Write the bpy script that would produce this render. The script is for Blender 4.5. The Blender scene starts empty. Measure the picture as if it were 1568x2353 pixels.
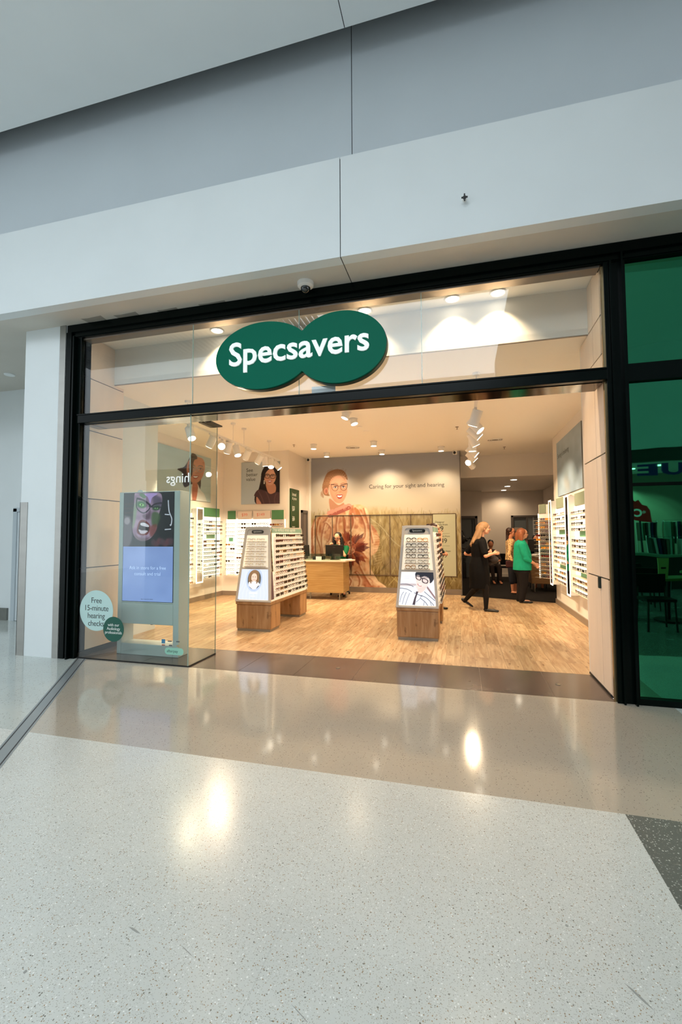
import bpy, bmesh, math, random
import numpy as np
from mathutils import Vector, Matrix
random.seed(7); RNG = np.random.RandomState(5)
D = bpy.data; SC = bpy.context.scene; COL = SC.collection
PI = math.pi
SCALE = 1.07            # drawing units -> metres, applied to everything at the very end

# ------------------------------------------------------------ camera, world, exposure
cam_d = D.cameras.new('camera'); cam = D.objects.new('camera', cam_d); COL.objects.link(cam)
cam_d.sensor_fit = 'VERTICAL'; cam_d.sensor_height = 36.0; cam_d.lens = 36.0 * 1037.87 / 2353.0
cam_d.clip_end = 200
RX = Vector((0.96610607, 0.25810591, -0.00451612)); UX = Vector((0.01719039, -0.04686935, 0.9987531)); FX = Vector((-0.25757241, 0.96497907, 0.0497177))
cam.matrix_world = Matrix(((RX.x, UX.x, -FX.x, 0), (RX.y, UX.y, -FX.y, -4.2818), (RX.z, UX.z, -FX.z, 1.4), (0, 0, 0, 1)))
SC.camera = cam
SC.view_settings.view_transform = 'Standard'; SC.view_settings.look = 'None'
SC.view_settings.gamma = 1; SC.view_settings.use_curve_mapping = False
SC.view_settings.exposure = 0.0
W_ = D.worlds.new('world'); SC.world = W_; W_.use_nodes = True
W_.node_tree.nodes['Background'].inputs[0].default_value = (0.84, 0.93, 1.0, 1)
W_.node_tree.nodes['Background'].inputs[1].default_value = 1.85

def area(name, loc, aim, sx, sy, power, col=(1, 1, 1)):
    l = D.lights.new(name, 'AREA'); l.shape = 'RECTANGLE'; l.size = sx; l.size_y = sy; l.energy = power; l.color = col
    o = D.objects.new(name, l); COL.objects.link(o); o.location = loc
    o.rotation_euler = (Vector(aim) - Vector(loc)).to_track_quat('-Z', 'Y').to_euler(); return o
# daylight from the mall's big skylight behind the photographer, the open atrium either side is the world's own light
area('skylight_daylight', (-1.5, -9.5, 8.2), (-1.5, -2.2, 0.0), 12, 4.5, 680, (0.86, 0.95, 1.0))
WARM = (1.0, 0.745, 0.47)

# ------------------------------------------------------------ helpers
def s2l(c):
    c = np.asarray(c, float) / 255.0
    return np.where(c <= 0.04045, c / 12.92, ((c + 0.055) / 1.055) ** 2.4)
WLIT = np.array([0.90, 0.70, 0.50])     # colour of a white wall under the shop's warm lamps
def dew(c):
    'print colour of something read off under warm light, as it is under white light'
    return np.clip(s2l(c) / WLIT * 0.66, 0, 0.85)
def l2s(c): 
    c = np.asarray(c, float); return 255 * np.where(c <= 0.0031308, c * 12.92, 1.055 * c ** (1 / 2.4) - 0.055)

MATS = {}
def mat(name, col=(200, 200, 200), rough=0.5, metal=0.0, spec=0.5, emit=0.0, warm=False, coat=0.0, ecol=None):
    if name in MATS: return MATS[name]
    m = D.materials.new(name); m.use_nodes = True; b = m.node_tree.nodes['Principled BSDF']
    c = dew(col) if warm else s2l(col)
    b.inputs['Base Color'].default_value = (*c, 1); b.inputs['Roughness'].default_value = rough
    b.inputs['Metallic'].default_value = metal; b.inputs['Specular IOR Level'].default_value = spec
    b.inputs['Coat Weight'].default_value = coat
    if emit:
        e = s2l(ecol) if ecol else s2l(col)
        b.inputs['Emission Color'].default_value = (*e, 1); b.inputs['Emission Strength'].default_value = emit
    MATS[name] = m; return m
def nodes(m):
    nt = m.node_tree; return nt, nt.nodes, nt.links, nt.nodes['Principled BSDF']
def N(nt, t, **k):
    n = nt.nodes.new(t)
    for a, v in k.items():
        if a.startswith('i_'): n.inputs[int(a[2:])].default_value = v
        else: setattr(n, a, v)
    return n
def ramp(nt, fac, stops):
    r = nt.nodes.new('ShaderNodeValToRGB'); e = r.color_ramp.elements
    while len(e) < len(stops): e.new(0.5)
    for i, (p, c) in enumerate(stops): e[i].position = p; e[i].color = (*c, 1)
    nt.links.new(fac, r.inputs[0]); return r
def mix(nt, fac, a, b, typ='MIX'):
    x = nt.nodes.new('ShaderNodeMix'); x.data_type = 'RGBA'; x.blend_type = typ
    for s, v in ((0, fac), (6, a), (7, b)):
        if hasattr(v, 'is_linked') or isinstance(v, bpy.types.NodeSocket): nt.links.new(v, x.inputs[s])
        elif s == 0: x.inputs[0].default_value = v
        else: x.inputs[s].default_value = (*v, 1)
    return x.outputs[2]
def terrazzo(name, base, chips, scale=70, rough=0.16, amount=0.3, spec=0.5, joints=None):
    m = mat(name, base, rough, spec=spec); nt, nd, lk, b = nodes(m)
    tc = N(nt, 'ShaderNodeTexCoord'); cur = tuple(s2l(base))
    nz = N(nt, 'ShaderNodeTexNoise'); nz.inputs['Scale'].default_value = 1.3; nz.inputs['Detail'].default_value = 5
    lk.new(tc.outputs['Object'], nz.inputs['Vector'])
    cur = ramp(nt, nz.outputs['Fac'], [(0.3, tuple(np.array(cur) * 0.95)), (0.7, tuple(np.minimum(np.array(cur) * 1.05, 1)))]).outputs[0]
    for k, (c, sc, am) in enumerate(chips):
        v = N(nt, 'ShaderNodeTexVoronoi'); v.inputs['Scale'].default_value = sc; v.inputs['Randomness'].default_value = 1
        lk.new(tc.outputs['Object'], v.inputs['Vector'])
        d = N(nt, 'ShaderNodeTexNoise'); d.inputs['Scale'].default_value = sc * 1.2; lk.new(tc.outputs['Object'], d.inputs['Vector'])
        add = N(nt, 'ShaderNodeMath', operation='MULTIPLY'); lk.new(v.outputs['Distance'], add.inputs[0]); lk.new(d.outputs['Fac'], add.inputs[1])
        r1 = ramp(nt, add.outputs[0], [(0.13, (1, 1, 1)), (0.19, (0, 0, 0))])
        sp = N(nt, 'ShaderNodeSeparateColor'); lk.new(v.outputs['Color'], sp.inputs[0])
        lt = N(nt, 'ShaderNodeMath', operation='LESS_THAN'); lk.new(sp.outputs[0], lt.inputs[0]); lt.inputs[1].default_value = am
        mu = N(nt, 'ShaderNodeMath', operation='MULTIPLY'); lk.new(r1.outputs[0], mu.inputs[0]); lk.new(lt.outputs[0], mu.inputs[1])
        cc = ramp(nt, sp.outputs[1], [(0.0, tuple(s2l(c) * 0.65)), (1.0, tuple(s2l(c)))]).outputs[0]
        cur = mix(nt, mu.outputs[0], cur, cc)
    if joints:
        w, h, off = joints
        mp = N(nt, 'ShaderNodeMapping'); mp.inputs['Location'].default_value = off; lk.new(tc.outputs['Object'], mp.inputs[0])
        br = N(nt, 'ShaderNodeTexBrick'); br.offset = 0.0; br.inputs['Scale'].default_value = 1; br.inputs['Mortar Size'].default_value = 0.0022
        br.inputs['Brick Width'].default_value = w; br.inputs['Row Height'].default_value = h; lk.new(mp.outputs[0], br.inputs['Vector'])
        f = N(nt, 'ShaderNodeMath', operation='MULTIPLY'); lk.new(br.outputs['Fac'], f.inputs[0]); f.inputs[1].default_value = 0.35
        cur = mix(nt, f.outputs[0], cur, tuple(s2l(base) * 1.25 if sum(base) < 560 else s2l(base) * 0.75))
    lk.new(cur, b.inputs['Base Color'])
    nr = N(nt, 'ShaderNodeTexNoise'); nr.inputs['Scale'].default_value = 3; lk.new(tc.outputs['Object'], nr.inputs['Vector'])
    rr = N(nt, 'ShaderNodeMapRange'); rr.inputs[3].default_value = rough * 0.8; rr.inputs[4].default_value = rough * 1.25
    lk.new(nr.outputs['Fac'], rr.inputs[0]); lk.new(rr.outputs[0], b.inputs['Roughness'])
    return m
def grain(name, c1, c2, stretch=(1, 1, 12), rough=0.45, planks=None, warm=True, amt=1.0, knots=False, axis='Y'):
    'wood: stretched noise, optionally cut into boards'
    f_ = dew if warm else s2l
    m = mat(name, c1, rough, warm=warm); nt, nd, lk, b = nodes(m); tc = N(nt, 'ShaderNodeTexCoord')
    vec = tc.outputs['Object']
    a, c = tuple(f_(c1)), tuple(f_(c2))
    if planks:
        w, l, ax = planks
        mp0 = N(nt, 'ShaderNodeMapping'); lk.new(vec, mp0.inputs[0])
        if ax == 'Y': mp0.inputs['Rotation'].default_value = (0, 0, PI / 2)
        if ax == 'Z': mp0.inputs['Rotation'].default_value = (0, PI / 2, 0)
        br = N(nt, 'ShaderNodeTexBrick'); br.inputs['Scale'].default_value = 1; br.offset = 0.37; br.inputs['Mortar Size'].default_value = 0.0012
        br.inputs['Brick Width'].default_value = l; br.inputs['Row Height'].default_value = w; br.inputs['Mortar Smooth'].default_value = 0
        br.inputs['Color1'].default_value = (0, 0, 0, 1); br.inputs['Color2'].default_value = (1, 1, 1, 1); br.inputs['Bias'].default_value = 0
        lk.new(mp0.outputs[0], br.inputs['Vector'])
        # shift the grain per board
        sh = N(nt, 'ShaderNodeVectorMath', operation='SCALE'); lk.new(br.outputs['Color'], sh.inputs[0]); sh.inputs['Scale'].default_value = 7.0
        ad = N(nt, 'ShaderNodeVectorMath', operation='ADD'); lk.new(vec, ad.inputs[0]); lk.new(sh.outputs[0], ad.inputs[1]); vec = ad.outputs[0]
    mp = N(nt, 'ShaderNodeMapping'); mp.inputs['Scale'].default_value = stretch; lk.new(vec, mp.inputs[0])
    nz = N(nt, 'ShaderNodeTexNoise'); nz.inputs['Scale'].default_value = 3.0; nz.inputs['Detail'].default_value = 8; nz.inputs['Distortion'].default_value = 0.6
    lk.new(mp.outputs[0], nz.inputs['Vector'])
    cur = ramp(nt, nz.outputs['Fac'], [(0.36, a), (0.66, c)]).outputs[0]
    if planks:
        sp = N(nt, 'ShaderNodeSeparateColor'); lk.new(br.outputs['Color'], sp.inputs[0])
        bb = ramp(nt, sp.outputs[0], [(0.0, (0.80, 0.79, 0.77)), (1.0, (1.12, 1.11, 1.1))]).outputs[0]
        cur = mix(nt, 1.0, cur, bb, 'MULTIPLY')
        cur = mix(nt, br.outputs['Fac'], cur, tuple(np.array(a) * 0.45))
    if knots:
        mk = N(nt, 'ShaderNodeMapping'); mk.inputs['Scale'].default_value = (9, 3.2, 1) if axis == 'Y' else (6, 6, 2); lk.new(vec, mk.inputs[0])
        v = N(nt, 'ShaderNodeTexVoronoi'); v.inputs['Scale'].default_value = 1.6; lk.new(mk.outputs[0], v.inputs['Vector'])
        nn = N(nt, 'ShaderNodeTexNoise'); nn.inputs['Scale'].default_value = 26; lk.new(vec, nn.inputs['Vector'])
        mm = N(nt, 'ShaderNodeMath', operation='MULTIPLY'); lk.new(v.outputs['Distance'], mm.inputs[0]); lk.new(nn.outputs['Fac'], mm.inputs[1])
        k = ramp(nt, mm.outputs[0], [(0.03, (0.75, 0.75, 0.75)), (0.10, (0, 0, 0))]).outputs[0]
        cur = mix(nt, k, cur, tuple(f_((120, 72, 34))))
    lk.new(cur, b.inputs['Base Color']); return m
def noisy(m, amp=0.05, scale=4.0, stretch=(1, 1, 1)):
    nt, nd, lk, b = nodes(m); tc = N(nt, 'ShaderNodeTexCoord'); mp = N(nt, 'ShaderNodeMapping'); mp.inputs['Scale'].default_value = stretch
    lk.new(tc.outputs['Object'], mp.inputs[0]); nz = N(nt, 'ShaderNodeTexNoise'); nz.inputs['Scale'].default_value = scale; nz.inputs['Detail'].default_value = 4
    lk.new(mp.outputs[0], nz.inputs['Vector']); c = np.array(b.inputs['Base Color'].default_value[:3])
    r = ramp(nt, nz.outputs['Fac'], [(0.3, tuple(c * (1 - amp))), (0.7, tuple(np.minimum(c * (1 + amp), 1)))])
    lk.new(r.outputs[0], b.inputs['Base Color']); return m
def glass(name, tint=(0.97, 0.99, 0.98), refl=1.0):
    'thin clear pane: transparent with a Fresnel reflection'
    m = D.materials.new(name); m.use_nodes = True; nt = m.node_tree; nt.nodes.clear()
    o = N(nt, 'ShaderNodeOutputMaterial'); t = N(nt, 'ShaderNodeBsdfTransparent'); t.inputs[0].default_value = (*tint, 1)
    g = N(nt, 'ShaderNodeBsdfGlossy'); g.inputs['Roughness'].default_value = 0.0
    f = N(nt, 'ShaderNodeFresnel'); ge = N(nt, 'ShaderNodeNewGeometry'); io = N(nt, 'ShaderNodeMapRange')      # same Fresnel from both faces
    io.inputs[3].default_value = 1.5; io.inputs[4].default_value = 1 / 1.5; nt.links.new(ge.outputs['Backfacing'], io.inputs[0]); nt.links.new(io.outputs[0], f.inputs[0])
    mu = N(nt, 'ShaderNodeMath', operation='MULTIPLY'); mu.inputs[1].default_value = refl; nt.links.new(f.outputs[0], mu.inputs[0])
    x = N(nt, 'ShaderNodeMixShader'); nt.links.new(mu.outputs[0], x.inputs[0]); nt.links.new(t.outputs[0], x.inputs[1]); nt.links.new(g.outputs[0], x.inputs[2])
    nt.links.new(x.outputs[0], o.inputs[0]); MATS[name] = m; return m

WM = {}                       # world matrix of every parent, at build time
class MB:
    def __init__(s): s.v = []; s.f = []; s.m = []
    def add(s, vs, fs, mi=0):
        o = len(s.v); s.v += [tuple(p) for p in vs]; s.f += [tuple(i + o for i in f) for f in fs]; s.m += [mi] * len(fs); return s
    def box(s, a, b, mi=0, bev=0.0):
        x0, x1 = sorted((a[0], b[0])); y0, y1 = sorted((a[1], b[1])); z0, z1 = sorted((a[2], b[2]))
        V = [(x0, y0, z0), (x1, y0, z0), (x1, y1, z0), (x0, y1, z0), (x0, y0, z1), (x1, y0, z1), (x1, y1, z1), (x0, y1, z1)]
        F = [(3, 2, 1, 0), (4, 5, 6, 7), (0, 1, 5, 4), (1, 2, 6, 5), (2, 3, 7, 6), (3, 0, 4, 7)]
        if bev > 0:
            bm = bmesh.new(); vv = [bm.verts.new(p) for p in V]; [bm.faces.new([vv[i] for i in f]) for f in F]
            bmesh.ops.bevel(bm, geom=list(bm.edges), offset=bev, segments=2, affect='EDGES', profile=0.5)
            bm.verts.index_update(); V = [tuple(v.co) for v in bm.verts]; F = [tuple(v.index for v in f.verts) for f in bm.faces]; bm.free()
        return s.add(V, F, mi)
    def obox(s, c, size, R=None, mi=0, bev=0.0):
        t = MB().box([-k / 2 for k in size], [k / 2 for k in size], 0, bev); R = R or Matrix.Identity(3)
        return s.add([Vector(c) + R @ Vector(p) for p in t.v], t.f, mi)
    def hexa(s, b4, t4, mi=0):
        'box from four bottom and four top corners'
        return s.add(list(b4) + list(t4), [(3, 2, 1, 0), (4, 5, 6, 7), (0, 1, 5, 4), (1, 2, 6, 5), (2, 3, 7, 6), (3, 0, 4, 7)], mi)
    def prism(s, pts, h0, h1, fn=None, mi=0):
        'extrude a 2D outline; fn maps (a, b, h) to a point'
        fn = fn or (lambda a, b, h: (a, b, h)); n = len(pts)
        V = [fn(a, b, h0) for a, b in pts] + [fn(a, b, h1) for a, b in pts]
        F = [tuple(range(n))[::-1], tuple(range(n, 2 * n))] + [(i, (i + 1) % n, n + (i + 1) % n, n + i) for i in range(n)]
        return s.add(V, F, mi)
    def tube(s, pts, r, n=8, mi=0, closed=False, caps=True):
        pts = [Vector(p) for p in pts]; rr = r if isinstance(r, (list, tuple)) else [r] * len(pts); V = []; F = []; L = len(pts)
        up = None
        for i, p in enumerate(pts):
            a = pts[(i - 1) % L] if (closed or i > 0) else p; b = pts[(i + 1) % L] if (closed or i < L - 1) else p
            d = (b - a).normalized() if (b - a).length > 1e-9 else Vector((0, 0, 1))
            if up is None: up = d.orthogonal().normalized()
            else:
                up = (up - d * up.dot(d)); up = up.normalized() if up.length > 1e-6 else d.orthogonal().normalized()
            w = d.cross(up)
            for k in range(n):
                t = 2 * PI * k / n; V.append(p + (up * math.cos(t) + w * math.sin(t)) * rr[i])
        for i in range(L if closed else L - 1):
            for k in range(n):
                j = (i + 1) % L; F.append((i * n + k, i * n + (k + 1) % n, j * n + (k + 1) % n, j * n + k))
        if caps and not closed: F += [tuple(range(n))[::-1], tuple(range((L - 1) * n, L * n))]
        return s.add(V, F, mi)
    def cyl(s, p0, p1, r0, r1=None, n=20, mi=0, caps=True): return s.tube([p0, p1], [r0, r0 if r1 is None else r1], n, mi, caps=caps)
    def ell(s, c, r, R=None, n=14, mi=0, half=None):
        R = R or Matrix.Identity(3); V = []; F = []; m = max(4, n // 2); a0 = -PI / 2; a1 = PI / 2
        if half == 'low': a1 = 0
        if half == 'up': a0 = 0
        for i in range(m + 1):
            a = a0 + (a1 - a0) * i / m
            for k in range(n):
                t = 2 * PI * k / n; V.append(Vector(c) + R @ Vector((r[0] * math.cos(a) * math.cos(t), r[1] * math.cos(a) * math.sin(t), r[2] * math.sin(a))))
        for i in range(m):
            for k in range(n): F.append((i * n + k, i * n + (k + 1) % n, (i + 1) * n + (k + 1) % n, (i + 1) * n + k))
        F += [tuple(range(n))[::-1], tuple(range(m * n, (m + 1) * n))]
        return s.add(V, F, mi)
    def loft(s, secs, mi=0, n=16, ax='z'):
        'stack of ellipses (centre, rx, ry) across z'
        V = []; F = []
        for c, rx, ry in secs:
            for k in range(n):
                t = 2 * PI * k / n; V.append((c[0] + rx * math.cos(t), c[1] + ry * math.sin(t), c[2]))
        for i in range(len(secs) - 1):
            for k in range(n): F.append((i * n + k, i * n + (k + 1) % n, (i + 1) * n + (k + 1) % n, (i + 1) * n + k))
        L = len(secs); F += [tuple(range(n))[::-1], tuple(range((L - 1) * n, L * n))]
        return s.add(V, F, mi)
    def text(s, txt, org, right, up, size, mi=0, align='LEFT', width=None, bold=0.0, ext=0.0, sp=1.0, line=1.0, shear=0):
        V, F = text_geo(txt, align, bold, sp, line); V = np.array(V) if len(V) else np.zeros((0, 3))
        if not len(V): return s
        if width: size = width / (V[:, 0].max() - V[:, 0].min())
        right = Vector(right).normalized(); up = Vector(up).normalized(); nn = right.cross(up); o = Vector(org)
        P = [o + right * (x * size) + up * (y * size) for x, y, z in V]
        if ext: 
            n = len(P); P2 = [p + nn * ext for p in P]; E = {}
            for f in F:
                for a, b in zip(f, f[1:] + f[:1]): E[(a, b)] = 1
            S = [(a, b, b + n, a + n) for (a, b) in E if (b, a) not in E]
            return s.add(P + P2, [tuple(i + n for i in f) for f in F] + S, mi)
        return s.add(P, F, mi)
    def build(s, name, mats, parent=None, org=None, smooth=False, rotz=0.0):
        mats = mats if isinstance(mats, (list, tuple)) else [mats]
        V = np.array([tuple(p) for p in s.v], float).reshape(-1, 3)
        if parent is not None: M = WM[parent.name]
        else:
            if org is None:
                lo, hi = V.min(0), V.max(0); org = ((lo[0] + hi[0]) / 2, (lo[1] + hi[1]) / 2, lo[2])
            M = Matrix.Translation(org) @ Matrix.Rotation(rotz, 4, 'Z')
        Mi = np.array(M.inverted()); V = V @ Mi[:3, :3].T + Mi[:3, 3]
        me = D.meshes.new(name); me.from_pydata([tuple(p) for p in V], [], s.f)
        me.polygons.foreach_set('material_index', s.m)
        if smooth:
            me.polygons.foreach_set('use_smooth', [True] * len(s.f))
            me.update()
            try: me.set_sharp_from_angle(angle=math.radians(38))
            except Exception: pass
        for m in mats: me.materials.append(m)
        me.update()
        o = D.objects.new(name, me); COL.objects.link(o)
        if parent is not None: o.parent = parent; WM[o.name] = M
        else: o.matrix_world = M; o.location = org; o.rotation_euler = (0, 0, rotz); WM[o.name] = M
        return o
_tc = {}
def text_geo(txt, align, bold, sp, line):
    k = (txt, align, bold, sp, line)
    if k in _tc: return _tc[k]
    c = D.curves.new('t', 'FONT'); c.body = txt; c.align_x = align; c.offset = bold; c.space_character = sp; c.space_line = line; c.resolution_u = 3; c.size = 1
    o = D.objects.new('t', c); COL.objects.link(o); bpy.context.view_layer.update()
    me = D.meshes.new_from_object(o.evaluated_get(bpy.context.evaluated_depsgraph_get()))
    r = ([tuple(v.co) for v in me.vertices], [tuple(p.vertices) for p in me.polygons])
    D.objects.remove(o); D.curves.remove(c); D.meshes.remove(me); _tc[k] = r; return r
def tag(o, label=None, cat=None, group=None, kind=None):
    if label: o['label'] = label
    if cat: o['category'] = cat
    if group: o['group'] = group
    if kind: o['kind'] = kind
    return o
def thing(name, label, cat, loc=(0, 0, 0), rotz=0, group=None):
    o = D.objects.new(name, None); COL.objects.link(o); o.empty_display_size = 0.1
    o.location = loc; o.rotation_euler = (0, 0, rotz); WM[o.name] = Matrix.Translation(loc) @ Matrix.Rotation(rotz, 4, 'Z')
    return tag(o, label, cat, group)
def struct(o): o['kind'] = 'structure'; return o
def copy_tree(o, loc=None, rotz=None, label=None, parent=None):
    c = o.copy(); COL.objects.link(c)
    if parent is not None: c.parent = parent
    if loc is not None: c.location = loc
    if rotz is not None: c.rotation_euler = (0, 0, rotz)
    if label: c['label'] = label
    for ch in list(o.children): copy_tree(ch, parent=c)
    return c
def rotm(rx=0, ry=0, rz=0): return Matrix.Rotation(rz, 3, 'Z') @ Matrix.Rotation(ry, 3, 'Y') @ Matrix.Rotation(rx, 3, 'X')

# ------------------------------------------------------------ a little painter for printed pictures
def spline(P, n=6):
    P = np.array(P, float); out = []; L = len(P)
    for i in range(L):
        a, b, c, d = P[i - 1], P[i], P[(i + 1) % L], P[(i + 2) % L]
        for t in np.arange(n) / n:
            out.append(0.5 * ((2 * b) + (c - a) * t + (2 * a - 5 * b + 4 * c - d) * t * t + (3 * b - a - 3 * c + d) * t ** 3))
    return np.array(out)
class Art:
    def __init__(s, quad, w, h, base):
        'quad: sketch coordinates of the top-left, top-right, bottom-right and bottom-left corners'
        s.q = np.array(quad, float); s.w, s.h = w, h; s.img = np.zeros((h, w, 3)) + np.array(base, float)
        u, v = np.meshgrid((np.arange(w) + 0.5) / w, (np.arange(h) + 0.5) / h)
        q = s.q; s.X = (q[0, 0] * (1 - u) + q[1, 0] * u) * (1 - v) + (q[3, 0] * (1 - u) + q[2, 0] * u) * v
        s.Y = (q[0, 1] * (1 - u) + q[1, 1] * u) * (1 - v) + (q[3, 1] * (1 - u) + q[2, 1] * u) * v
        s.px = abs(q[1, 0] - q[0, 0]) / w; s.u, s.v = u, v
    def _blur(s, m, r):
        r = int(round(r))
        for _ in range(2 if r > 0 else 0):
            for ax in (0, 1):
                k = 2 * r + 1; p = np.pad(m, [(r + 1, r) if a == ax else (0, 0) for a in (0, 1)], mode='edge'); c = np.cumsum(p, ax)
                m = (np.take(c, range(k, c.shape[ax]), ax) - np.take(c, range(0, c.shape[ax] - k), ax)) / k
        return m
    def put(s, m, col, a=1.0):
        m = np.clip(m, 0, 1)[..., None] * a; s.img = s.img * (1 - m) + np.array(col, float) * m
    def poly(s, P, col, soft=0.6, a=1.0, smooth=True, ret=False):
        P = spline(P) if smooth else np.array(P, float); acc = np.zeros_like(s.X)
        for ox, oy in ((-.25, -.25), (.25, .25), (.25, -.25), (-.25, .25)):
            X = s.X + ox * s.px; Y = s.Y + oy * s.px; ins = np.zeros(X.shape, bool)
            x0, y0 = P[-1]
            for x1, y1 in P:
                if y0 != y1: ins ^= ((y0 > Y) != (y1 > Y)) & (X < (x1 - x0) * (Y - y0) / (y1 - y0) + x0)
                x0, y0 = x1, y1
            acc += ins
        m = acc / 4
        if soft > 1: m = s._blur(m, soft)
        if ret: return m
        s.put(m, col, a)
    def ell(s, cx, cy, rx, ry, col, rot=0, soft=0.0, a=1.0, ring=0):
        c, t = math.cos(rot), math.sin(rot); dx = s.X - cx; dy = s.Y - cy; x = (dx * c + dy * t) / rx; y = (-dx * t + dy * c) / ry
        d = np.sqrt(x * x + y * y); e = s.px / min(rx, ry) + soft
        m = np.clip((1 - d) / e + 0.5, 0, 1) if not ring else np.clip((ring / min(rx, ry) - abs(1 - d)) / e + 0.5, 0, 1)
        s.put(m, col, a)
    def line(s, P, w, col, a=1.0, soft=0.5):
        P = np.array(P, float); d = np.full(s.X.shape, 1e9)
        for (x0, y0), (x1, y1) in zip(P[:-1], P[1:]):
            L = (x1 - x0) ** 2 + (y1 - y0) ** 2 + 1e-9; t = np.clip(((s.X - x0) * (x1 - x0) + (s.Y - y0) * (y1 - y0)) / L, 0, 1)
            d = np.minimum(d, np.hypot(s.X - x0 - t * (x1 - x0), s.Y - y0 - t * (y1 - y0)))
        s.put(np.clip((w / 2 - d) / (s.px * (0.5 + soft)) + 0.5, 0, 1), col, a)
    def curve(s, P, w, col, a=1.0, soft=0.5):
        Q = spline(P); n = (len(P) - 1) * 6 + 1; s.line(Q[:n], w, col, a, soft)
    def noise(s, amp, n=6, seed=1, mask=None, aspect=1.0):
        r = np.random.RandomState(seed); g = r.rand(int(n * aspect) + 2, n + 2)
        yy = s.v * (g.shape[0] - 1.01); xx = s.u * (g.shape[1] - 1.01); i = yy.astype(int); j = xx.astype(int); fy = yy - i; fx = xx - j
        fy = fy * fy * (3 - 2 * fy); fx = fx * fx * (3 - 2 * fx)
        v = (g[i, j] * (1 - fx) + g[i, j + 1] * fx) * (1 - fy) + (g[i + 1, j] * (1 - fx) + g[i + 1, j + 1] * fx) * fy
        d = (v - 0.5)[..., None] * 2 * amp
        if mask is not None: d = d * mask[..., None]
        s.img = s.img + d
    def panel(s, name, m, parent, tl, right, down, warm=True):
        'a flat print as a fine grid whose vertices carry the ink colour'
        h, w = s.h, s.w; tl = np.array(tl, float); R = np.array(right, float); Dn = np.array(down, float)
        V = tl + s.u[..., None] * R * (w) / (w - 1) - R * 0.5 / (w - 1) + s.v[..., None] * Dn * h / (h - 1) - Dn * 0.5 / (h - 1)
        V = V.reshape(-1, 3); M = WM[parent.name] if parent is not None else Matrix.Identity(4); Mi = np.array(M.inverted()); V = V @ Mi[:3, :3].T + Mi[:3, 3]
        idx = np.arange(w * h).reshape(h, w); F = np.stack([idx[1:, :-1], idx[1:, 1:], idx[:-1, 1:], idx[:-1, :-1]], -1).reshape(-1, 4)
        me = D.meshes.new(name); me.vertices.add(w * h); me.vertices.foreach_set('co', V.ravel())
        me.loops.add(F.size); me.loops.foreach_set('vertex_index', F.ravel().astype(np.int32)); me.polygons.add(len(F))
        me.polygons.foreach_set('loop_start', np.arange(0, F.size, 4, dtype=np.int32)); me.polygons.foreach_set('loop_total', np.full(len(F), 4, dtype=np.int32))
        me.update(calc_edges=True)
        img = np.clip(s.img, 0, 255); lin = dew(img) if warm else s2l(img)
        at = me.color_attributes.new('Col', 'FLOAT_COLOR', 'POINT'); at.data.foreach_set('color', np.concatenate([lin.reshape(-1, 3), np.ones((w * h, 1))], 1).ravel())
        me.materials.append(m); me.validate(); o = D.objects.new(name, me); COL.objects.link(o)
        if parent is not None: o.parent = parent; WM[o.name] = M
        return o
def attr_mat(name, rough=0.5, emit=0.0, spec=0.3, dif=1.0):
    m = mat(name, rough=rough, spec=spec); nt, nd, lk, b = nodes(m); a = N(nt, 'ShaderNodeAttribute'); a.attribute_name = 'Col'
    if emit:
        lk.new(a.outputs['Color'], b.inputs['Emission Color']); b.inputs['Emission Strength'].default_value = emit
        b.inputs['Base Color'].default_value = (0.02, 0.02, 0.02, 1)
    else: lk.new(a.outputs['Color'], b.inputs['Base Color'])
    return m
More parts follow.
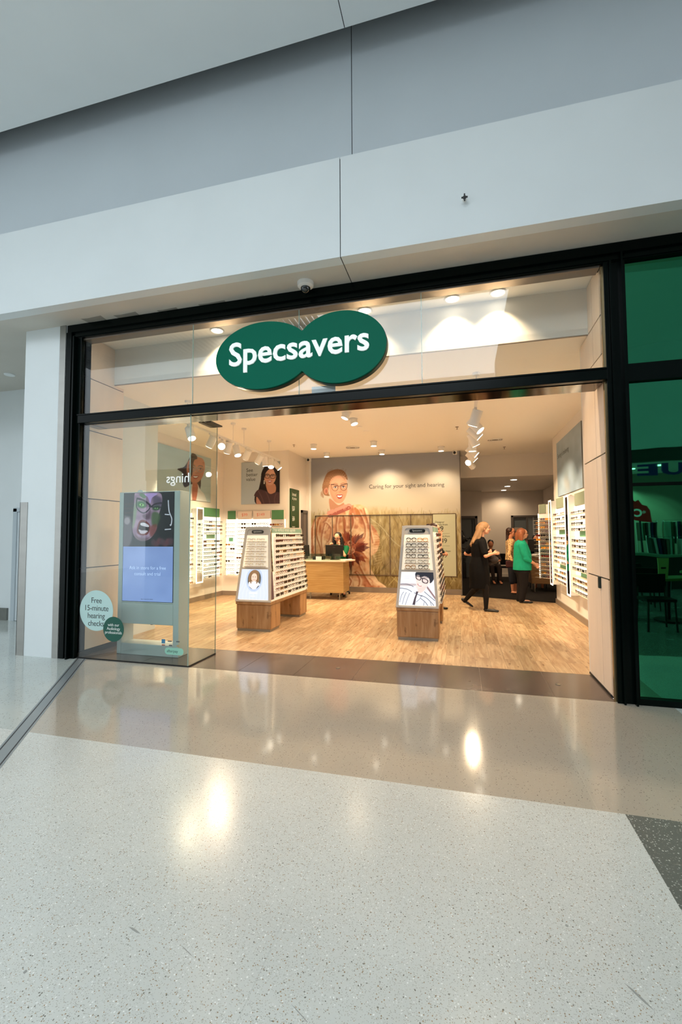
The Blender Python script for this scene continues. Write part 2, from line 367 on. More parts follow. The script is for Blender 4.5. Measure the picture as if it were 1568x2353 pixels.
def face(A, cx, cy, s, rot=0.0, skin=(214, 160, 120), hair=None, lips=(175, 75, 65), turn=0.0, spec='round', frame=(40, 28, 22), smile=1.0, brow=(80, 50, 35), dark=None, shade=1.0, wx=1.0, ft=1.0):
    'a printed portrait: features of a face of height s; turn > 0 looks to the right'
    c, t = math.cos(rot), math.sin(rot)
    def P(pts): return [(cx + (x * wx * c - y * t) * s, cy + (x * wx * t + y * c) * s) for x, y in pts]
    dk = dark or tuple(k * 0.78 for k in skin); lt = tuple(min(255, k * 1.10) for k in skin)
    T = turn * 0.10
    A.poly(P([(-.36, -.28), (-.20, -.47), (.05, -.5), (.27, -.42), (.37, -.2), (.37, .05), (.31, .27), (.16, .46), (.0, .5), (-.16, .44), (-.31, .22), (-.37, 0)]), skin, 1)
    A.poly(P([(-.38, -.2), (-.27, -.1), (-.25, .2), (-.08, .44), (0, .5), (-.2, .42), (-.34, .2)]), dk, 3, .55)
    A.ell(*P([(.12 + T, -.25)])[0], .18 * s, .12 * s, lt, rot, .8, .5)
    for sx in (-1, 1): A.ell(*P([(sx * .2 + T, .1)])[0], .1 * s, .08 * s, tuple(min(255, k) for k in (skin[0] + 12, skin[1] - 8, skin[2] - 8)), rot, .9, .6)
    for sx in (-1, 1):
        ex = sx * .165 + T
        A.ell(*P([(ex, -.055)])[0], .085 * s, .05 * s, dk, rot, .6, .5)
        A.ell(*P([(ex, -.05)])[0], .06 * s, .026 * s, (238, 228, 220), rot, .1); A.ell(*P([(ex, -.05)])[0], .027 * s, .027 * s, (60, 40, 30), rot, .1)
        A.curve(P([(ex - .07, -.05), (ex, -.083), (ex + .07, -.05)]), .018 * s, (50, 30, 25)); A.curve(P([(ex - .1, -.15), (ex, -.18), (ex + .09, -.15)]), .022 * s, brow, .75)
    A.curve(P([(T * 1.3 - .02, -.05), (T * 1.6 + .035, .09), (T * 1.6 - .03, .125)]), .03 * s, dk, .6, 2); A.ell(*P([(T * 1.5, .115)])[0], .055 * s, .022 * s, dk, rot, .6, .8)
    y0 = .24
    A.poly(P([(-.13 + T, y0 - .02), (T, y0 - .035), (.13 + T, y0 - .02), (.07 + T, y0 + .055 + .04 * smile), (T, y0 + .07 + .04 * smile), (-.07 + T, y0 + .055 + .04 * smile)]), lips, 0)
    if smile > 0: A.poly(P([(-.1 + T, y0 - .002), (T, y0 + .003), (.1 + T, y0 - .002), (.05 + T, y0 + .05), (-.05 + T, y0 + .05)]), (246, 240, 232), 0)
    for sx in (-1, 1): A.curve(P([(sx * .1 + T, .12), (sx * .17 + T, .2), (sx * .18 + T, .27)]), .014 * s, dk, .6, 2)
    if spec:
        for sx in (-1, 1):
            ex = sx * .17 + T
            if spec == 'round': A.ell(*P([(ex, -.04)])[0], .125 * s, .12 * s, frame, rot, 0, 1, .014 * s * ft)
            elif spec == 'cat':
                A.curve(P([(ex - sx * .12, -.09), (ex, -.125), (ex + sx * .16, -.15), (ex + sx * .12, .02), (ex, .075), (ex - sx * .1, .02), (ex - sx * .12, -.09)]), .022 * s * ft, frame)
                A.curve(P([(ex - sx * .1, -.11), (ex, -.13), (ex + sx * .17, -.15)]), .035 * s * ft, frame)
            else:
                A.curve(P([(ex - .13, -.12), (ex, -.135), (ex + .13, -.12), (ex + .12, .05), (ex, .085), (ex - .12, .05), (ex - .13, -.12)]), .03 * s * ft, frame)
        A.curve(P([(-.05 + T, -.07), (T, -.085), (.05 + T, -.07)]), .022 * s * ft, frame)
    return P

# ------------------------------------------------------------ materials
M_fascia = noisy(mat('mall_white_plaster', (226, 232, 233), 0.6), 0.02, 1.5)
M_recess = noisy(mat('mall_grey_blue_panel', (212, 220, 225), 0.55), 0.02, 1.2)
M_mceil = noisy(mat('mall_ceiling_paint', (238, 242, 242), 0.7), 0.015, 1.2)
M_soffit = noisy(mat('mall_soffit_plaster', (208, 204, 194), 0.6), 0.03, 2.0)
M_black = mat('joint_black', (12, 12, 12), 0.6)
M_frame = mat('shopfront_dark_green_metal', (2, 10, 8), 0.25, 0.0, spec=0.12)
M_chan = mat('bronze_underside', (74, 66, 56), 0.12, 0.95)
M_steel = noisy(mat('brushed_steel', (158, 157, 152), 0.3, 1.0), 0.05, 3, (1, 1, 3))
M_wall = mat('shop_white_paint', (230, 223, 214), 0.6)
M_wallb = mat('back_room_paint', (224, 214, 204), 0.6)
M_ceil = mat('shop_ceiling_paint', (252, 248, 240), 0.7)
M_clad = noisy(mat('pale_birch_cladding', (232, 214, 196), 0.5, spec=0.3), 0.03, 3, (4, 4, 0.6))
M_skirt = mat('grey_skirting', (132, 118, 104), 0.45)
M_tile = noisy(mat('dark_threshold_tile', (88, 76, 70), 0.2), 0.16, 5)
M_carpet = mat('charcoal_carpet', (34, 31, 30), 0.95, spec=0.1)
M_floorlight = terrazzo('pale_terrazzo', (213, 216, 211), [((186, 186, 176), 230, 0.42), ((176, 152, 120), 150, 0.13), ((244, 246, 243), 110, 0.3), ((140, 138, 128), 120, 0.04)], spec=0.38, rough=0.2, joints=(2.4, 2.4, (0.62, 0.2, 0)))
M_floorbeige = terrazzo('beige_terrazzo', (184, 175, 160), [((200, 193, 181), 150, 0.28), ((124, 118, 108), 120, 0.10)], rough=0.085, joints=(0.6, 0.6, (0.29, 0.27, 0)), spec=0.7)
M_floorgrey = terrazzo('grey_terrazzo', (112, 114, 108), [((212, 214, 206), 95, 0.36), ((150, 150, 140), 160, 0.3)], rough=0.25)
M_floorpol = terrazzo('polished_pale_tile', (196, 202, 197), [((170, 170, 160), 70, 0.2)], rough=0.10, joints=(0.6, 0.6, (0.2, 0.1, 0)), spec=0.7)
M_wood = grain('oak_plank_floor', (192, 136, 84), (230, 180, 122), (7, .8, 1), 0.34, planks=(0.17, 1.15, 'Y'), knots=True)
M_gwood = grain('stand_oak_veneer', (180, 118, 64), (206, 146, 90), (5, 5, 0.6), 0.4, knots=True, axis='Z')
M_deskw = grain('desk_bamboo_veneer', (192, 134, 66), (216, 162, 92), (0.8, 0.8, 26), 0.4)
M_deskd = grain('rear_desk_veneer', (118, 74, 34), (150, 100, 54), (0.8, 0.8, 20), 0.45)
M_grey = mat('stand_warm_grey', (196, 188, 178), 0.4)
M_white = mat('white_lacquer', (232, 230, 226), 0.35)
M_wmetal = mat('white_enamel', (236, 234, 230), 0.35)
M_lit = mat('backlit_panel', (255, 250, 238), 0.4, emit=1.5, ecol=(255, 244, 220))
M_litf = mat('lit_edge', (255, 248, 232), 0.4, emit=1.5, ecol=(255, 242, 214))
M_cream = mat('stand_backing_cream', (250, 236, 214), 0.5, emit=0.5, ecol=(255, 236, 205))
M_lens = mat('lamp_lens', (255, 252, 244), 0.3, emit=9.0, ecol=(255, 244, 222))
M_green = mat('sign_green', (0, 103, 80), 0.5, spec=0.10)
M_greend = mat('sign_rim_green', (4, 50, 38), 0.35)
M_letter = mat('sign_white_letter', (250, 255, 253), 0.3, emit=0.25, ecol=(236, 252, 248))
M_ink = mat('dark_ink', (40, 40, 40), 0.5)
M_inkw = mat('white_ink', (240, 244, 240), 0.5)
M_inkp = mat('pink_ink', (226, 130, 110), 0.5)
M_hgreen = mat('header_green', (74, 128, 84), 0.5)
M_hsage = mat('header_sage', (128, 166, 150), 0.5)
M_hgreend = mat('tall_sign_green', (28, 66, 34), 0.5)
M_plum = mat('plum_print', (112, 88, 96), 0.5)
M_blk = mat('black_plastic', (14, 14, 15), 0.35)
M_dark = mat('dark_grey_plastic', (48, 48, 50), 0.4)
M_mirror = mat('mirror_glass', (225, 225, 222), 0.02, 1.0)
M_print = attr_mat('printed_picture', 0.45)
M_glow = attr_mat('lit_picture', 0.3, emit=1.15)
M_screen = attr_mat('screen_picture', 0.12, emit=0.95)
M_ctop = mat('desk_top_cream', (226, 214, 196), 0.3)
M_door = mat('grey_door', (108, 98, 92), 0.5)
M_doorf = mat('door_frame_grey', (88, 82, 80), 0.5)
G_pane = glass('clear_pane'); G_box = glass('showcase_pane', (0.90, 0.945, 0.93), 1.15); G_desk = glass('desk_glass', (0.62, 0.70, 0.62))
G_door = glass('cupboard_glass', (0.98, 0.98, 0.97), 1.0)
M_edge = mat('glass_edge', (150, 176, 166), 0.1, spec=0.8)
gm = mat('green_mirror_film', (40, 160, 110), 0.015, 1.0); nt_, nd_, lk_, b_ = nodes(gm)
b_.inputs['Base Color'].default_value = (0.045, 0.30, 0.16, 1)
nz_ = N(nt_, 'ShaderNodeTexNoise'); nz_.inputs['Scale'].default_value = 1.6; bp_ = N(nt_, 'ShaderNodeBump'); bp_.inputs['Strength'].default_value = 0.45; bp_.inputs['Distance'].default_value = 0.02
lk_.new(nz_.outputs['Fac'], bp_.inputs['Height']); lk_.new(bp_.outputs[0], b_.inputs['Normal'])

# ============================================================ THE SETTING: floors
def slab(name, poly, m, z=0.0, t=0.05, up=True):
    mb = MB(); P = list(poly); A = sum(P[i][0] * P[(i + 1) % len(P)][1] - P[(i + 1) % len(P)][0] * P[i][1] for i in range(len(P)))
    if A < 0: P = P[::-1]
    mb.prism(P, z - t, z) if up else mb.prism(P, z, z + t)
    return struct(mb.build(name, m, org=(P[0][0], P[0][1], z)))
# steel expansion strip runs diagonally from the left jamb to the lower left
def strip_x(y, off=0.0): return -4.126 + (-0.132 - y) * (1.273 / 1.873) + off
SL = 0.068
slab('floor', [(strip_x(-1.67, SL), -1.67), (0.764, -1.67), (0.764, -6), (strip_x(-6, SL), -6)], M_floorlight)
slab('floor', [(-14, -6), (0.764, -6), (0.764, -14), (-14, -14)], M_floorlight)
slab('floor', [(strip_x(0, SL), 0.0), (1.625, 0.0), (1.625, -1.67), (strip_x(-1.67, SL), -1.67)], M_floorbeige)
slab('floor', [(0.764, -1.67), (14, -1.67), (14, -14), (0.764, -14)], M_floorgrey)
slab('floor', [(1.625, 0.0), (14, 0.0), (14, -1.67), (1.625, -1.67)], M_floorlight)
slab('floor', [(-14, 1.63), (-4.62, 1.63), (-4.62, 0.0), (strip_x(0, -SL), 0), (strip_x(-1.67, -SL), -1.67), (-14, -1.67)], M_floorpol)
slab('floor', [(-14, -1.67), (strip_x(-1.67, -SL), -1.67), (strip_x(-6, -SL), -6), (-14, -6)], M_floorlight)
mb = MB(); mb.hexa([(strip_x(-6, -SL), -6, -.05), (strip_x(-6, SL), -6, -.05), (strip_x(0, SL), 0, -.05), (strip_x(0, -SL), 0, -.05)],
                   [(strip_x(-6, -SL), -6, .001), (strip_x(-6, SL), -6, .001), (strip_x(0, SL), 0, .001), (strip_x(0, -SL), 0, .001)])
for o_ in (-0.05, 0.042):
    a, b = strip_x(-6, o_), strip_x(0, o_)
    mb.hexa([(a, -6, 0), (a + .008, -6, 0), (b + .008, 0, 0), (b, 0, 0)], [(a, -6, .003), (a + .008, -6, .003), (b + .008, 0, .003), (b, 0, .003)], 1)
struct(mb.build('floor_joint_strip', [mat('worn_steel_strip', (176, 182, 184), .42, .6), M_dark], org=(-4.1, 0, 0)))
# scuffs and fine scratches worn into the terrazzo
mb = MB()
for x, y, l, a, w in ((-1.146, -2.854, .030, -.25, .0035), (-0.92, -2.877, .035, -.4, .0015), (-0.481, -2.969, .04, -.5, .0012), (0.339, -2.446, .006, 0, .006), (-1.381, -3.073, .006, .4, .006), (0.495, -2.662, .045, -.9, .004)):
    c, s_ = math.cos(a), math.sin(a); P = [(-l, -w * .3), (-l * .3, -w), (l * .4, -w), (l, 0), (l * .3, w), (-l * .5, w)]
    mb.prism([(x + u * c - v * s_, y + u * s_ + v * c) for u, v in P], 0.0001, 0.0004)
struct(mb.build('floor_scuffs', mat('scuff', (158, 160, 156), 0.4)))
# threshold of dark tiles, oak planks beyond, charcoal carpet in the back room
mb = MB(); xs = [-4.29, -4.05, -3.45, -2.85, -2.25, -1.65, -1.05, -.45, .15, .75, 1.22]
for a, b in zip(xs[:-1], xs[1:]): mb.box((a + .002, 0.0, -.05), (b - .002, 0.745, 0.0))
mb.box((-4.29, 0, -.05), (1.22, 0.75, -.003), 1); struct(mb.build('floor_threshold', [M_tile, mat('grout', (150, 138, 126), 0.8)]))
slab('floor_shop', [(-5.6, 0.75), (1.22, 0.75), (1.22, 0.79), (1.85, 0.79), (1.85, 5.70), (-0.04, 6.42), (-0.04, 6.56), (-5.6, 6.56)], M_wood)
slab('floor_back_room', [(-0.04, 6.42), (1.85, 5.70), (4.2, 5.70), (4.2, 11.6), (-1.2, 11.6), (-1.2, 7.3), (-0.04, 7.3)], M_carpet)
tag(MB().cyl((-1.28, .36, 0), (-1.28, .36, .004), .022, n=20).build('floor_stud', M_steel), 'small round steel stud in the dark threshold tiles near the middle', 'floor stud', 'steel studs in the threshold')
tag(MB().cyl((.84, .36, 0), (.84, .36, .004), .022, n=20).build('floor_stud', M_steel), 'small round steel stud in the dark threshold tiles near the right jamb', 'floor stud', 'steel studs in the threshold')

# ============================================================ mall bulkhead, recess, ceiling
jx = -1.01
def wallbox(name, a, b, m): return struct(MB().box(a, b).build(name, m))
mb = MB(); mb.box((-4.62 - 6, -.48, 3.888), (jx - .004, -.36, 4.82)); mb.box((jx + .004, -.48, 3.888), (14, -.36, 4.82)); mb.box((-10.6, -.36, 4.70), (jx - .004, .0, 4.82)); mb.box((jx + .004, -.36, 4.70), (14, .0, 4.82))
mb.box((jx - .004, -.47, 3.89), (jx + .004, -.36, 4.81), 1)
struct(mb.build('wall_bulkhead', [M_fascia, M_black]))
mb = MB(); mb.box((-10.6, -.36, 3.888), (jx - .004, 1.66, 3.95)); mb.box((jx + .004, -.36, 3.888), (14, .02, 3.95)); mb.box((jx - .004, -.36, 3.893), (jx + .004, .02, 3.95), 1); mb.box((jx + .0041, .02, 3.888), (jx + .01, 1.66, 3.95))
struct(mb.build('ceiling_soffit', [M_soffit, M_black]))
mb = MB(); mb.box((-10.6, 0.0, 4.82), (jx - .004, .1, 6.9)); mb.box((jx + .004, 0.0, 4.82), (14, .1, 6.9)); mb.box((jx - .004, 0.01, 4.82), (jx + .004, .1, 6.9), 1)
struct(mb.build('wall_recess', [M_recess, M_black]))
mb = MB(); mb.box((-10.6, -4.6, 6.29), (jx - .004, -.28, 6.34)); mb.box((jx + .004, -4.6, 6.29), (14, -.28, 6.34)); mb.box((jx - .004, -4.6, 6.296), (jx + .004, -.28, 6.34), 1)
mb.box((-10.6, -.30, 6.34), (14, -.28, 6.9), 1); mb.box((-10.6, -.28, 6.86), (14, .1, 6.9), 1)
struct(mb.build('ceiling_mall', [M_mceil, M_black]))
# stained patches left along the soffit above the frame
mb = MB()
for x, y, w, d in ((-4.05, -.10, .28, .05), (-3.62, -.07, .30, .05), (-3.1, -.05, .25, .035), (-2.55, -.05, .32, .03), (-2.05, -.04, .2, .025)):
    mb.prism([(x - w / 2, y - d), (x - w * .2, y - d * .8), (x + w / 2, y - d * 1.1), (x + w * .46, y + d), (x, y + d * .7), (x - w * .45, y + d)], 3.8868, 3.8878)
struct(mb.build('ceiling_soffit_stains', mat('soffit_stain', (150, 146, 136), 0.8)))

# column and the corridor to the left
wallbox('wall_column', (-5.09, -.06, 0), (-4.485, 1.63, 3.888), M_fascia)
def guard(name_l, x0, x1, z1, lab):
    t = MB().box((x0, -.066, 0.0), (x1, -.0605, z1)); return tag(t.build('corner_guard', M_steel), lab, 'corner guard')
g_ = MB().box((-5.097, -.067, 0), (-4.985, -.0605, 1.80)); g_.box((-5.097, -.067, 0), (-5.0905, .12, 1.80)); tag(g_.build('corner_guard', M_steel), 'waist-high brushed steel corner guard on the left edge of the white column', 'corner guard')
g_ = MB().box((-4.57, -.067, 0), (-4.484, -.0605, 3.888)); tag(g_.build('corner_guard', M_steel), 'full-height narrow steel trim between the white column and the dark frame', 'corner guard')
wallbox('wall_corridor', (-10.6, 1.63, 0), (-5.09, 1.75, 3.888), M_fascia)
wallbox('wall_far_left', (-10.7, -4, 0), (-10.6, 1.75, 6.3), M_fascia)
wallbox('baseboard_corridor', (-10.6, 1.60, 0), (-7.33, 1.63, .20), noisy(mat('corridor_skirting', (120, 122, 116), 0.4), 0.2, 3))
dr = thing('door', 'pale grey flush service door and frame set in the white corridor wall left of the column', 'door', (-6.8, 1.62, 0))
mb = MB()
for a, b in (((-7.24, 1.585, 0), (-7.16, 1.629, 1.86)), ((-6.40, 1.585, 0), (-6.32, 1.629, 1.86)), ((-7.24, 1.585, 1.80), (-6.32, 1.629, 1.87))): mb.box(a, b, 0, .004)
mb.build('door_frame', mat('pale_blue_grey_trim', (188, 198, 204), 0.4), dr)
MB().box((-7.158, 1.60, 0.005), (-6.402, 1.629, 1.798), 0, .003).build('door_leaf', mat('pale_door', (206, 214, 218), 0.45), dr)
mb = MB().cyl((-6.47, 1.60, .95), (-6.47, 1.57, .95), .012); mb.tube([(-6.47, 1.565, .95), (-6.57, 1.565, .95)], .009, 8); mb.build('door_handle', M_steel, dr)
tag(MB().cyl((-6.69, 1.014, 3.887), (-6.69, 1.014, 3.872), .075, .07, 28).build('ceiling_speaker', M_mceil), 'small round white ceiling disc in the soffit left of the column', 'ceiling speaker')

# ============================================================ shopfront frame
mb = MB()
mb.box((-4.47, -.03, 3.735), (14, .12, 3.888)); mb.box((-4.47, -.055, 3.80), (14, -.03, 3.885)); mb.box((-4.47, -.04, 3.745), (14, -.03, 3.765))
struct(mb.build('trim_head', M_frame))
struct(MB().box((-4.29, .0, 3.715), (1.2, .12, 3.735)).build('trim_head_reveal', mat('satin_bronze_strip', (128, 116, 104), 0.3, 0.7)))
mb = MB(); mb.box((-4.484, -.06, 0), (-4.41, .12, 3.80), 0, .004); mb.box((-4.41, -.02, 0), (-4.37, .12, 3.80)); mb.box((-4.37, -.08, 0), (-4.35, .12, 3.74)); mb.box((-4.35, -.03, 0), (-4.29, .12, 3.74), 0, .003)
struct(mb.build('trim_left_jamb', M_frame))
mb = MB(); mb.box((1.22, -.03, 0), (1.26, .12, 3.74), 0, .003); mb.box((1.26, -.06, 0), (1.275, .12, 3.74)); mb.box((1.275, -.02, 0), (1.345, .12, 3.74)); mb.box((1.345, -.07, 0), (1.36, .12, 3.80)); mb.box((1.36, -.03, 0), (1.385, .12, 3.80))
struct(mb.build('trim_right_jamb', M_frame))
struct(MB().box((1.206, .0, 0), (1.22, .03, 3.72)).build('trim_jamb_edge', mat('brass_edge', (160, 140, 104), 0.25, 0.8)))
mb = MB(); mb.box((-4.30, -.055, 2.706), (1.22, .02, 2.808), 0, .004); mb.box((-4.30, -.065, 2.795), (1.22, -.05, 2.808)); struct(mb.build('trim_transom', M_frame))
struct(MB().box((-4.29, .02, 2.70), (1.2, .26, 2.80)).build('trim_transom_channel', M_chan))
# panes over the transom, then the frameless showcase corner at the left
xs = [-4.29, -2.82, -1.583, -.339, 1.206]
for i, (a, b) in enumerate(zip(xs[:-1], xs[1:])):
    w = thing('window_%d' % (i + 1), None, None, ((a + b) / 2, .01, 2.8)); struct(w)
    MB().box((a + .003, .004, 2.808), (b - .003, .012, 3.72)).build('pane', G_pane, w)
    if i < 3: MB().box((b - .003, .003, 2.808), (b + .003, .013, 3.72)).build('pane_joint', M_edge, w)
w = thing('window_5', None, None, (-3.55, .01, 0)); struct(w)
MB().box((-4.29, .004, .012), (-2.835, .012, 2.706)).build('pane', G_box, w)
MB().box((-4.29, .002, 0), (-2.83, .014, .012)).build('base_channel', M_black, w)
w = thing('window_6', None, None, (-2.83, .28, 0)); struct(w)
MB().box((-2.835, .012, .012), (-2.827, .544, 2.70)).build('pane', G_box, w)
MB().box((-2.838, .002, .0), (-2.824, .55, .012)).build('base_channel', M_black, w)
MB().box((-2.84, .0, .012), (-2.832, .008, 2.706)).build('corner_edge', M_edge, w)
MB().box((-2.835, .544, .012), (-2.827, .548, 2.70)).build('rear_edge', M_edge, w)
struct(MB().box((-2.93, .30, 2.70), (-2.77, .56, 2.715)).build('trim_pane_plate', M_black))  # flat dark plate at the head of the showcase corner
# green mirror-filmed window of the next unit
w = thing('window_7', None, None, (1.9, .01, 0)); struct(w)
MB().box((1.385, .006, .05), (3.2, .016, 2.68)).build('pane', gm, w)
MB().box((1.385, .006, 2.83), (3.2, .016, 3.735)).build('upper_pane', gm, w)
mb = MB(); mb.box((1.385, -.03, 2.68), (3.3, .05, 2.83)); mb.box((1.385, -.015, 1.795), (3.3, .02, 1.82)); mb.box((1.385, -.03, 0), (3.3, .06, .05)); mb.box((3.2, -.03, 0), (3.3, .06, 3.74)); mb.build('window_frame', M_frame, w)
wallbox('wall_next_unit', (1.4, .06, 0), (14, .12, 3.74), M_dark)

# ============================================================ shop shell
def cladding(name, x, s, ys, zs):
    'reveal panels with dark open joints; s is the side the room lies on'
    w = struct(MB().box((x - s * .10, 0.12, 0), (x - s * .012, ys[-1], 3.80)).build(name, M_black)); WM[w.name] = w.matrix_world.copy() if False else WM[w.name]
    for a, b in zip(ys[:-1], ys[1:]):
        for c, d in zip(zs[:-1], zs[1:]):
            MB().box((x - s * .012, a + .003, c + .006), (x, b - .003, d - .006)).build('panel', M_clad, w)
    return w
cladding('wall_reveal_left', -4.29, 1, [.012, .672], [.06, 1.02, 1.84, 2.66, 3.29, 3.80])
cladding('wall_reveal_right', 1.22, -1, [.03, .345, .79], [.01, 1.0, 2.10, 2.98, 3.33, 3.80])
tag(MB().box((1.20, .325, .90), (1.2215, .362, 1.005), 0, .004).build('door_pull', mat('dark_green_plastic', (16, 34, 30), 0.4)), 'small dark green recessed pull across the joint of the right reveal panels', 'pull handle')
wallbox('wall_left_pier', (-4.72, .672, 0), (-4.60, 1.41, 3.33), M_wall)
wallbox('light_block_reveal_right', (1.212, .125, -.01), (1.33, .80, .018), M_black)  # black strip added to block light leaking in under the right reveal panels
wallbox('wall_left_pier_end', (-4.72, .66, 0), (-4.39, .674, 3.33), M_wall)
wallbox('baseboard_reveal', (-4.40, .015, -.01), (-4.284, .68, .055), M_black)
wallbox('wall_left_pier_return', (-4.484, .12, 0), (-4.40, .672, 3.8), M_wall)
wallbox('baseboard_pier', (-4.72, .69, 0), (-4.585, 1.42, .10), M_wall)
wallbox('wall_left', (-5.60, 1.41, 0), (-5.45, 5.30, 3.33), M_wall)
wallbox('wall_left_niche', (-5.60, 1.36, 0), (-4.7, 1.41, 3.33), M_wall)
wallbox('wall_back_left', (-5.60, 5.30, 0), (-3.79, 5.42, 3.33), M_wall)
wallbox('wall_return', (-3.88, 5.42, 0), (-3.79, 6.75, 3.33), M_wall)
wallbox('wall_back', (-3.88, 6.52, 0), (-.02, 7.30, 3.33), M_wall)
wallbox('wall_right', (1.82, .79, 0), (1.92, 5.66, 3.33), M_wall)
wallbox('wall_right_front', (1.23, .79, 0), (1.82, .86, 3.33), M_wall)
wallbox('wall_header', (-.06, 7.30, 2.79), (4.2, 7.42, 3.45), M_wall)
wallbox('wall_back_room_right', (2.55, 5.66, 0), (2.65, 11.5, 3.33), M_wallb)
wallbox('wall_right_end', (1.92, 5.60, 0), (2.65, 5.66, 3.33), M_wall)
wallbox('wall_back_room', (.64, 11.4, 0), (2.65, 11.5, 2.79), M_wallb)
wallbox('wall_back_room_left', (-1.2, 11.0, 0), (.64, 11.5, 2.79), M_wallb)
wallbox('wall_back_room_side', (-1.25, 7.3, 0), (-1.2, 11.5, 2.79), M_wallb)
wallbox('ceiling_back_room', (-1.2, 7.42, 2.79), (2.65, 11.5, 2.84), M_wallb)
mb = MB(); mb.box((-5.6, .5, 3.33), (2.65, 7.42, 3.40)); struct(mb.build('ceiling', M_ceil))
mb = MB(); mb.box((-4.5, .12, 3.80), (1.3, .58, 3.86)); struct(mb.build('ceiling_window_soffit', M_ceil))
wallbox('wall_inner_bulkhead', (-4.29, .5, 3.335), (1.22, .58, 3.80), M_wall)
struct(MB().box((-4.29, .497, 3.328), (1.22, .52, 3.334)).build('trim_bulkhead_joint', M_skirt))
for n_, a, b in (('baseboard_left', (-5.45, 1.41, 0), (-5.43, 5.3, .1)), ('baseboard_back_left', (-5.45, 5.28, 0), (-3.79, 5.3, .1)), ('baseboard_return', (-3.79, 5.3, 0), (-3.77, 6.1, .1)),
                 ('baseboard_back', (-3.79, 6.5, 0), (-.02, 6.52, .12)), ('baseboard_right', (1.80, .86, 0), (1.82, 5.66, .1)), ('baseboard_right_end', (1.80, 5.66, 0), (2.55, 5.68, .1)), ('baseboard_back_room', (.64, 11.38, 0), (2.55, 11.4, .1))):
    wallbox(n_, a, b, M_skirt if 'room' not in n_ else M_wallb)
struct(MB().box((-.02, 6.49, 0), (-.005, 7.3, 3.33)).build('trim_mural_edge', M_doorf))
# door beside the mural, back-room door opening and back-room window
def portal(name, label, cat, frame_boxes, leaf, leafm, loc, frm=M_doorf, extra=None):
    t = thing(name, label, cat, loc); mb = MB(); [mb.box(a, b, 0, .003) for a, b in frame_boxes]; mb.build('door_frame', frm, t)
    MB().box(*leaf).build('door_leaf', leafm, t); return t
t = portal('door', 'half-open brown-grey door in a grey frame left of the mural, behind the green price sign', 'door',
       [((-3.789, 6.10, 0), (-3.74, 6.15, 2.0)), ((-3.789, 6.44, 0), (-3.74, 6.49, 2.0)), ((-3.789, 6.10, 1.93), (-3.74, 6.49, 2.0))], ((-3.785, 6.23, .01), (-3.76, 6.44, 1.93)), M_door, (-3.78, 6.3, 0))
MB().box((-3.787, 6.15, .01), (-3.78, 6.23, 1.93)).build('dark_gap', M_black, t)
t = thing('door', 'open test-room doorway in a dark frame at the far left of the back room', 'door', (.1, 10.98, 0))
mb = MB(); [mb.box(a, b, 0, .003) for a, b in (((.42, 10.93, 0), (.50, 10.999, 1.98)), ((-.55, 10.93, 1.90), (.50, 10.999, 1.98)), ((-.55, 10.93, 0), (-.47, 10.999, 1.98)))]; mb.build('door_frame', M_doorf, t)
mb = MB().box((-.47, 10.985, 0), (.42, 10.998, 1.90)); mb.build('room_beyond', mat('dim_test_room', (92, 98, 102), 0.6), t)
MB().box((.335, 10.95, .01), (.37, 10.984, 1.90)).build('door_leaf', M_dark, t)
eq = thing('eye_test_equipment', 'black eye-test instrument on a stand inside the dim doorway of the back room', 'optical instrument', (-.05, 10.75, 0))
mb = MB(); mb.tube([(-.15, 10.75, 0), (-.15, 10.75, 1.85)], .02, 10); mb.tube([(-.15, 10.75, 1.45), (.02, 10.7, 1.5), (.10, 10.68, 1.3)], .02, 8); mb.build('stand', M_blk, eq)
mb = MB(); mb.ell((.02, 10.66, 1.22), (.10, .05, .14)); mb.ell((.14, 10.66, 1.2), (.05, .04, .05)); mb.cyl((-.1, 10.66, 1.2), (.26, 10.66, 1.26), .018); mb.ell((.27, 10.66, 1.27), (.04, .03, .04)); mb.build('refractor_head', M_blk, eq)
mb = MB(); mb.tube([(-.1, 10.7, .98), (.1, 10.66, .92), (.17, 10.66, 1.0)], .022, 8); mb.box((-.2, 10.6, .80), (.25, 10.85, .84)); mb.box((-.2, 10.6, .66), (.15, 10.8, .72)); mb.build('instrument_arm', M_dark, eq)
mb = MB(); mb.box((-.22, 10.55, .0), (.12, 10.9, .5), 0, .02); mb.build('cabinet', M_blk, eq)
t = thing('interior_window', 'grey-framed interior window in the back wall of the back room', 'window', (1.95, 11.38, 1.2))
mb = MB(); [mb.box(a, b, 0, .004) for a, b in (((1.56, 11.33, 1.20), (2.5, 11.4, 1.25)), ((1.56, 11.33, 1.93), (2.5, 11.4, 1.99)), ((1.56, 11.33, 1.20), (1.63, 11.4, 1.99)), ((2.44, 11.33, 1.2), (2.5, 11.4, 1.99)), ((2.02, 11.35, 1.25), (2.05, 11.4, 1.93)))]; mb.build('window_frame', M_doorf, t)
mb = MB(); mb.box((1.63, 11.385, 1.25), (2.44, 11.395, 1.93)); mb.build('pane', mat('window_grey_glass', (96, 104, 110), 0.08, spec=0.8), t)
mb = MB(); mb.box((1.64, 11.378, 1.25), (1.90, 11.384, 1.60), 0); mb.box((2.22, 11.378, 1.25), (2.26, 11.384, 1.93), 1); mb.build('blind', [mat('taupe_blind', (160, 142, 128), 0.7), mat('pale_slat', (170, 176, 182), 0.5)], t)

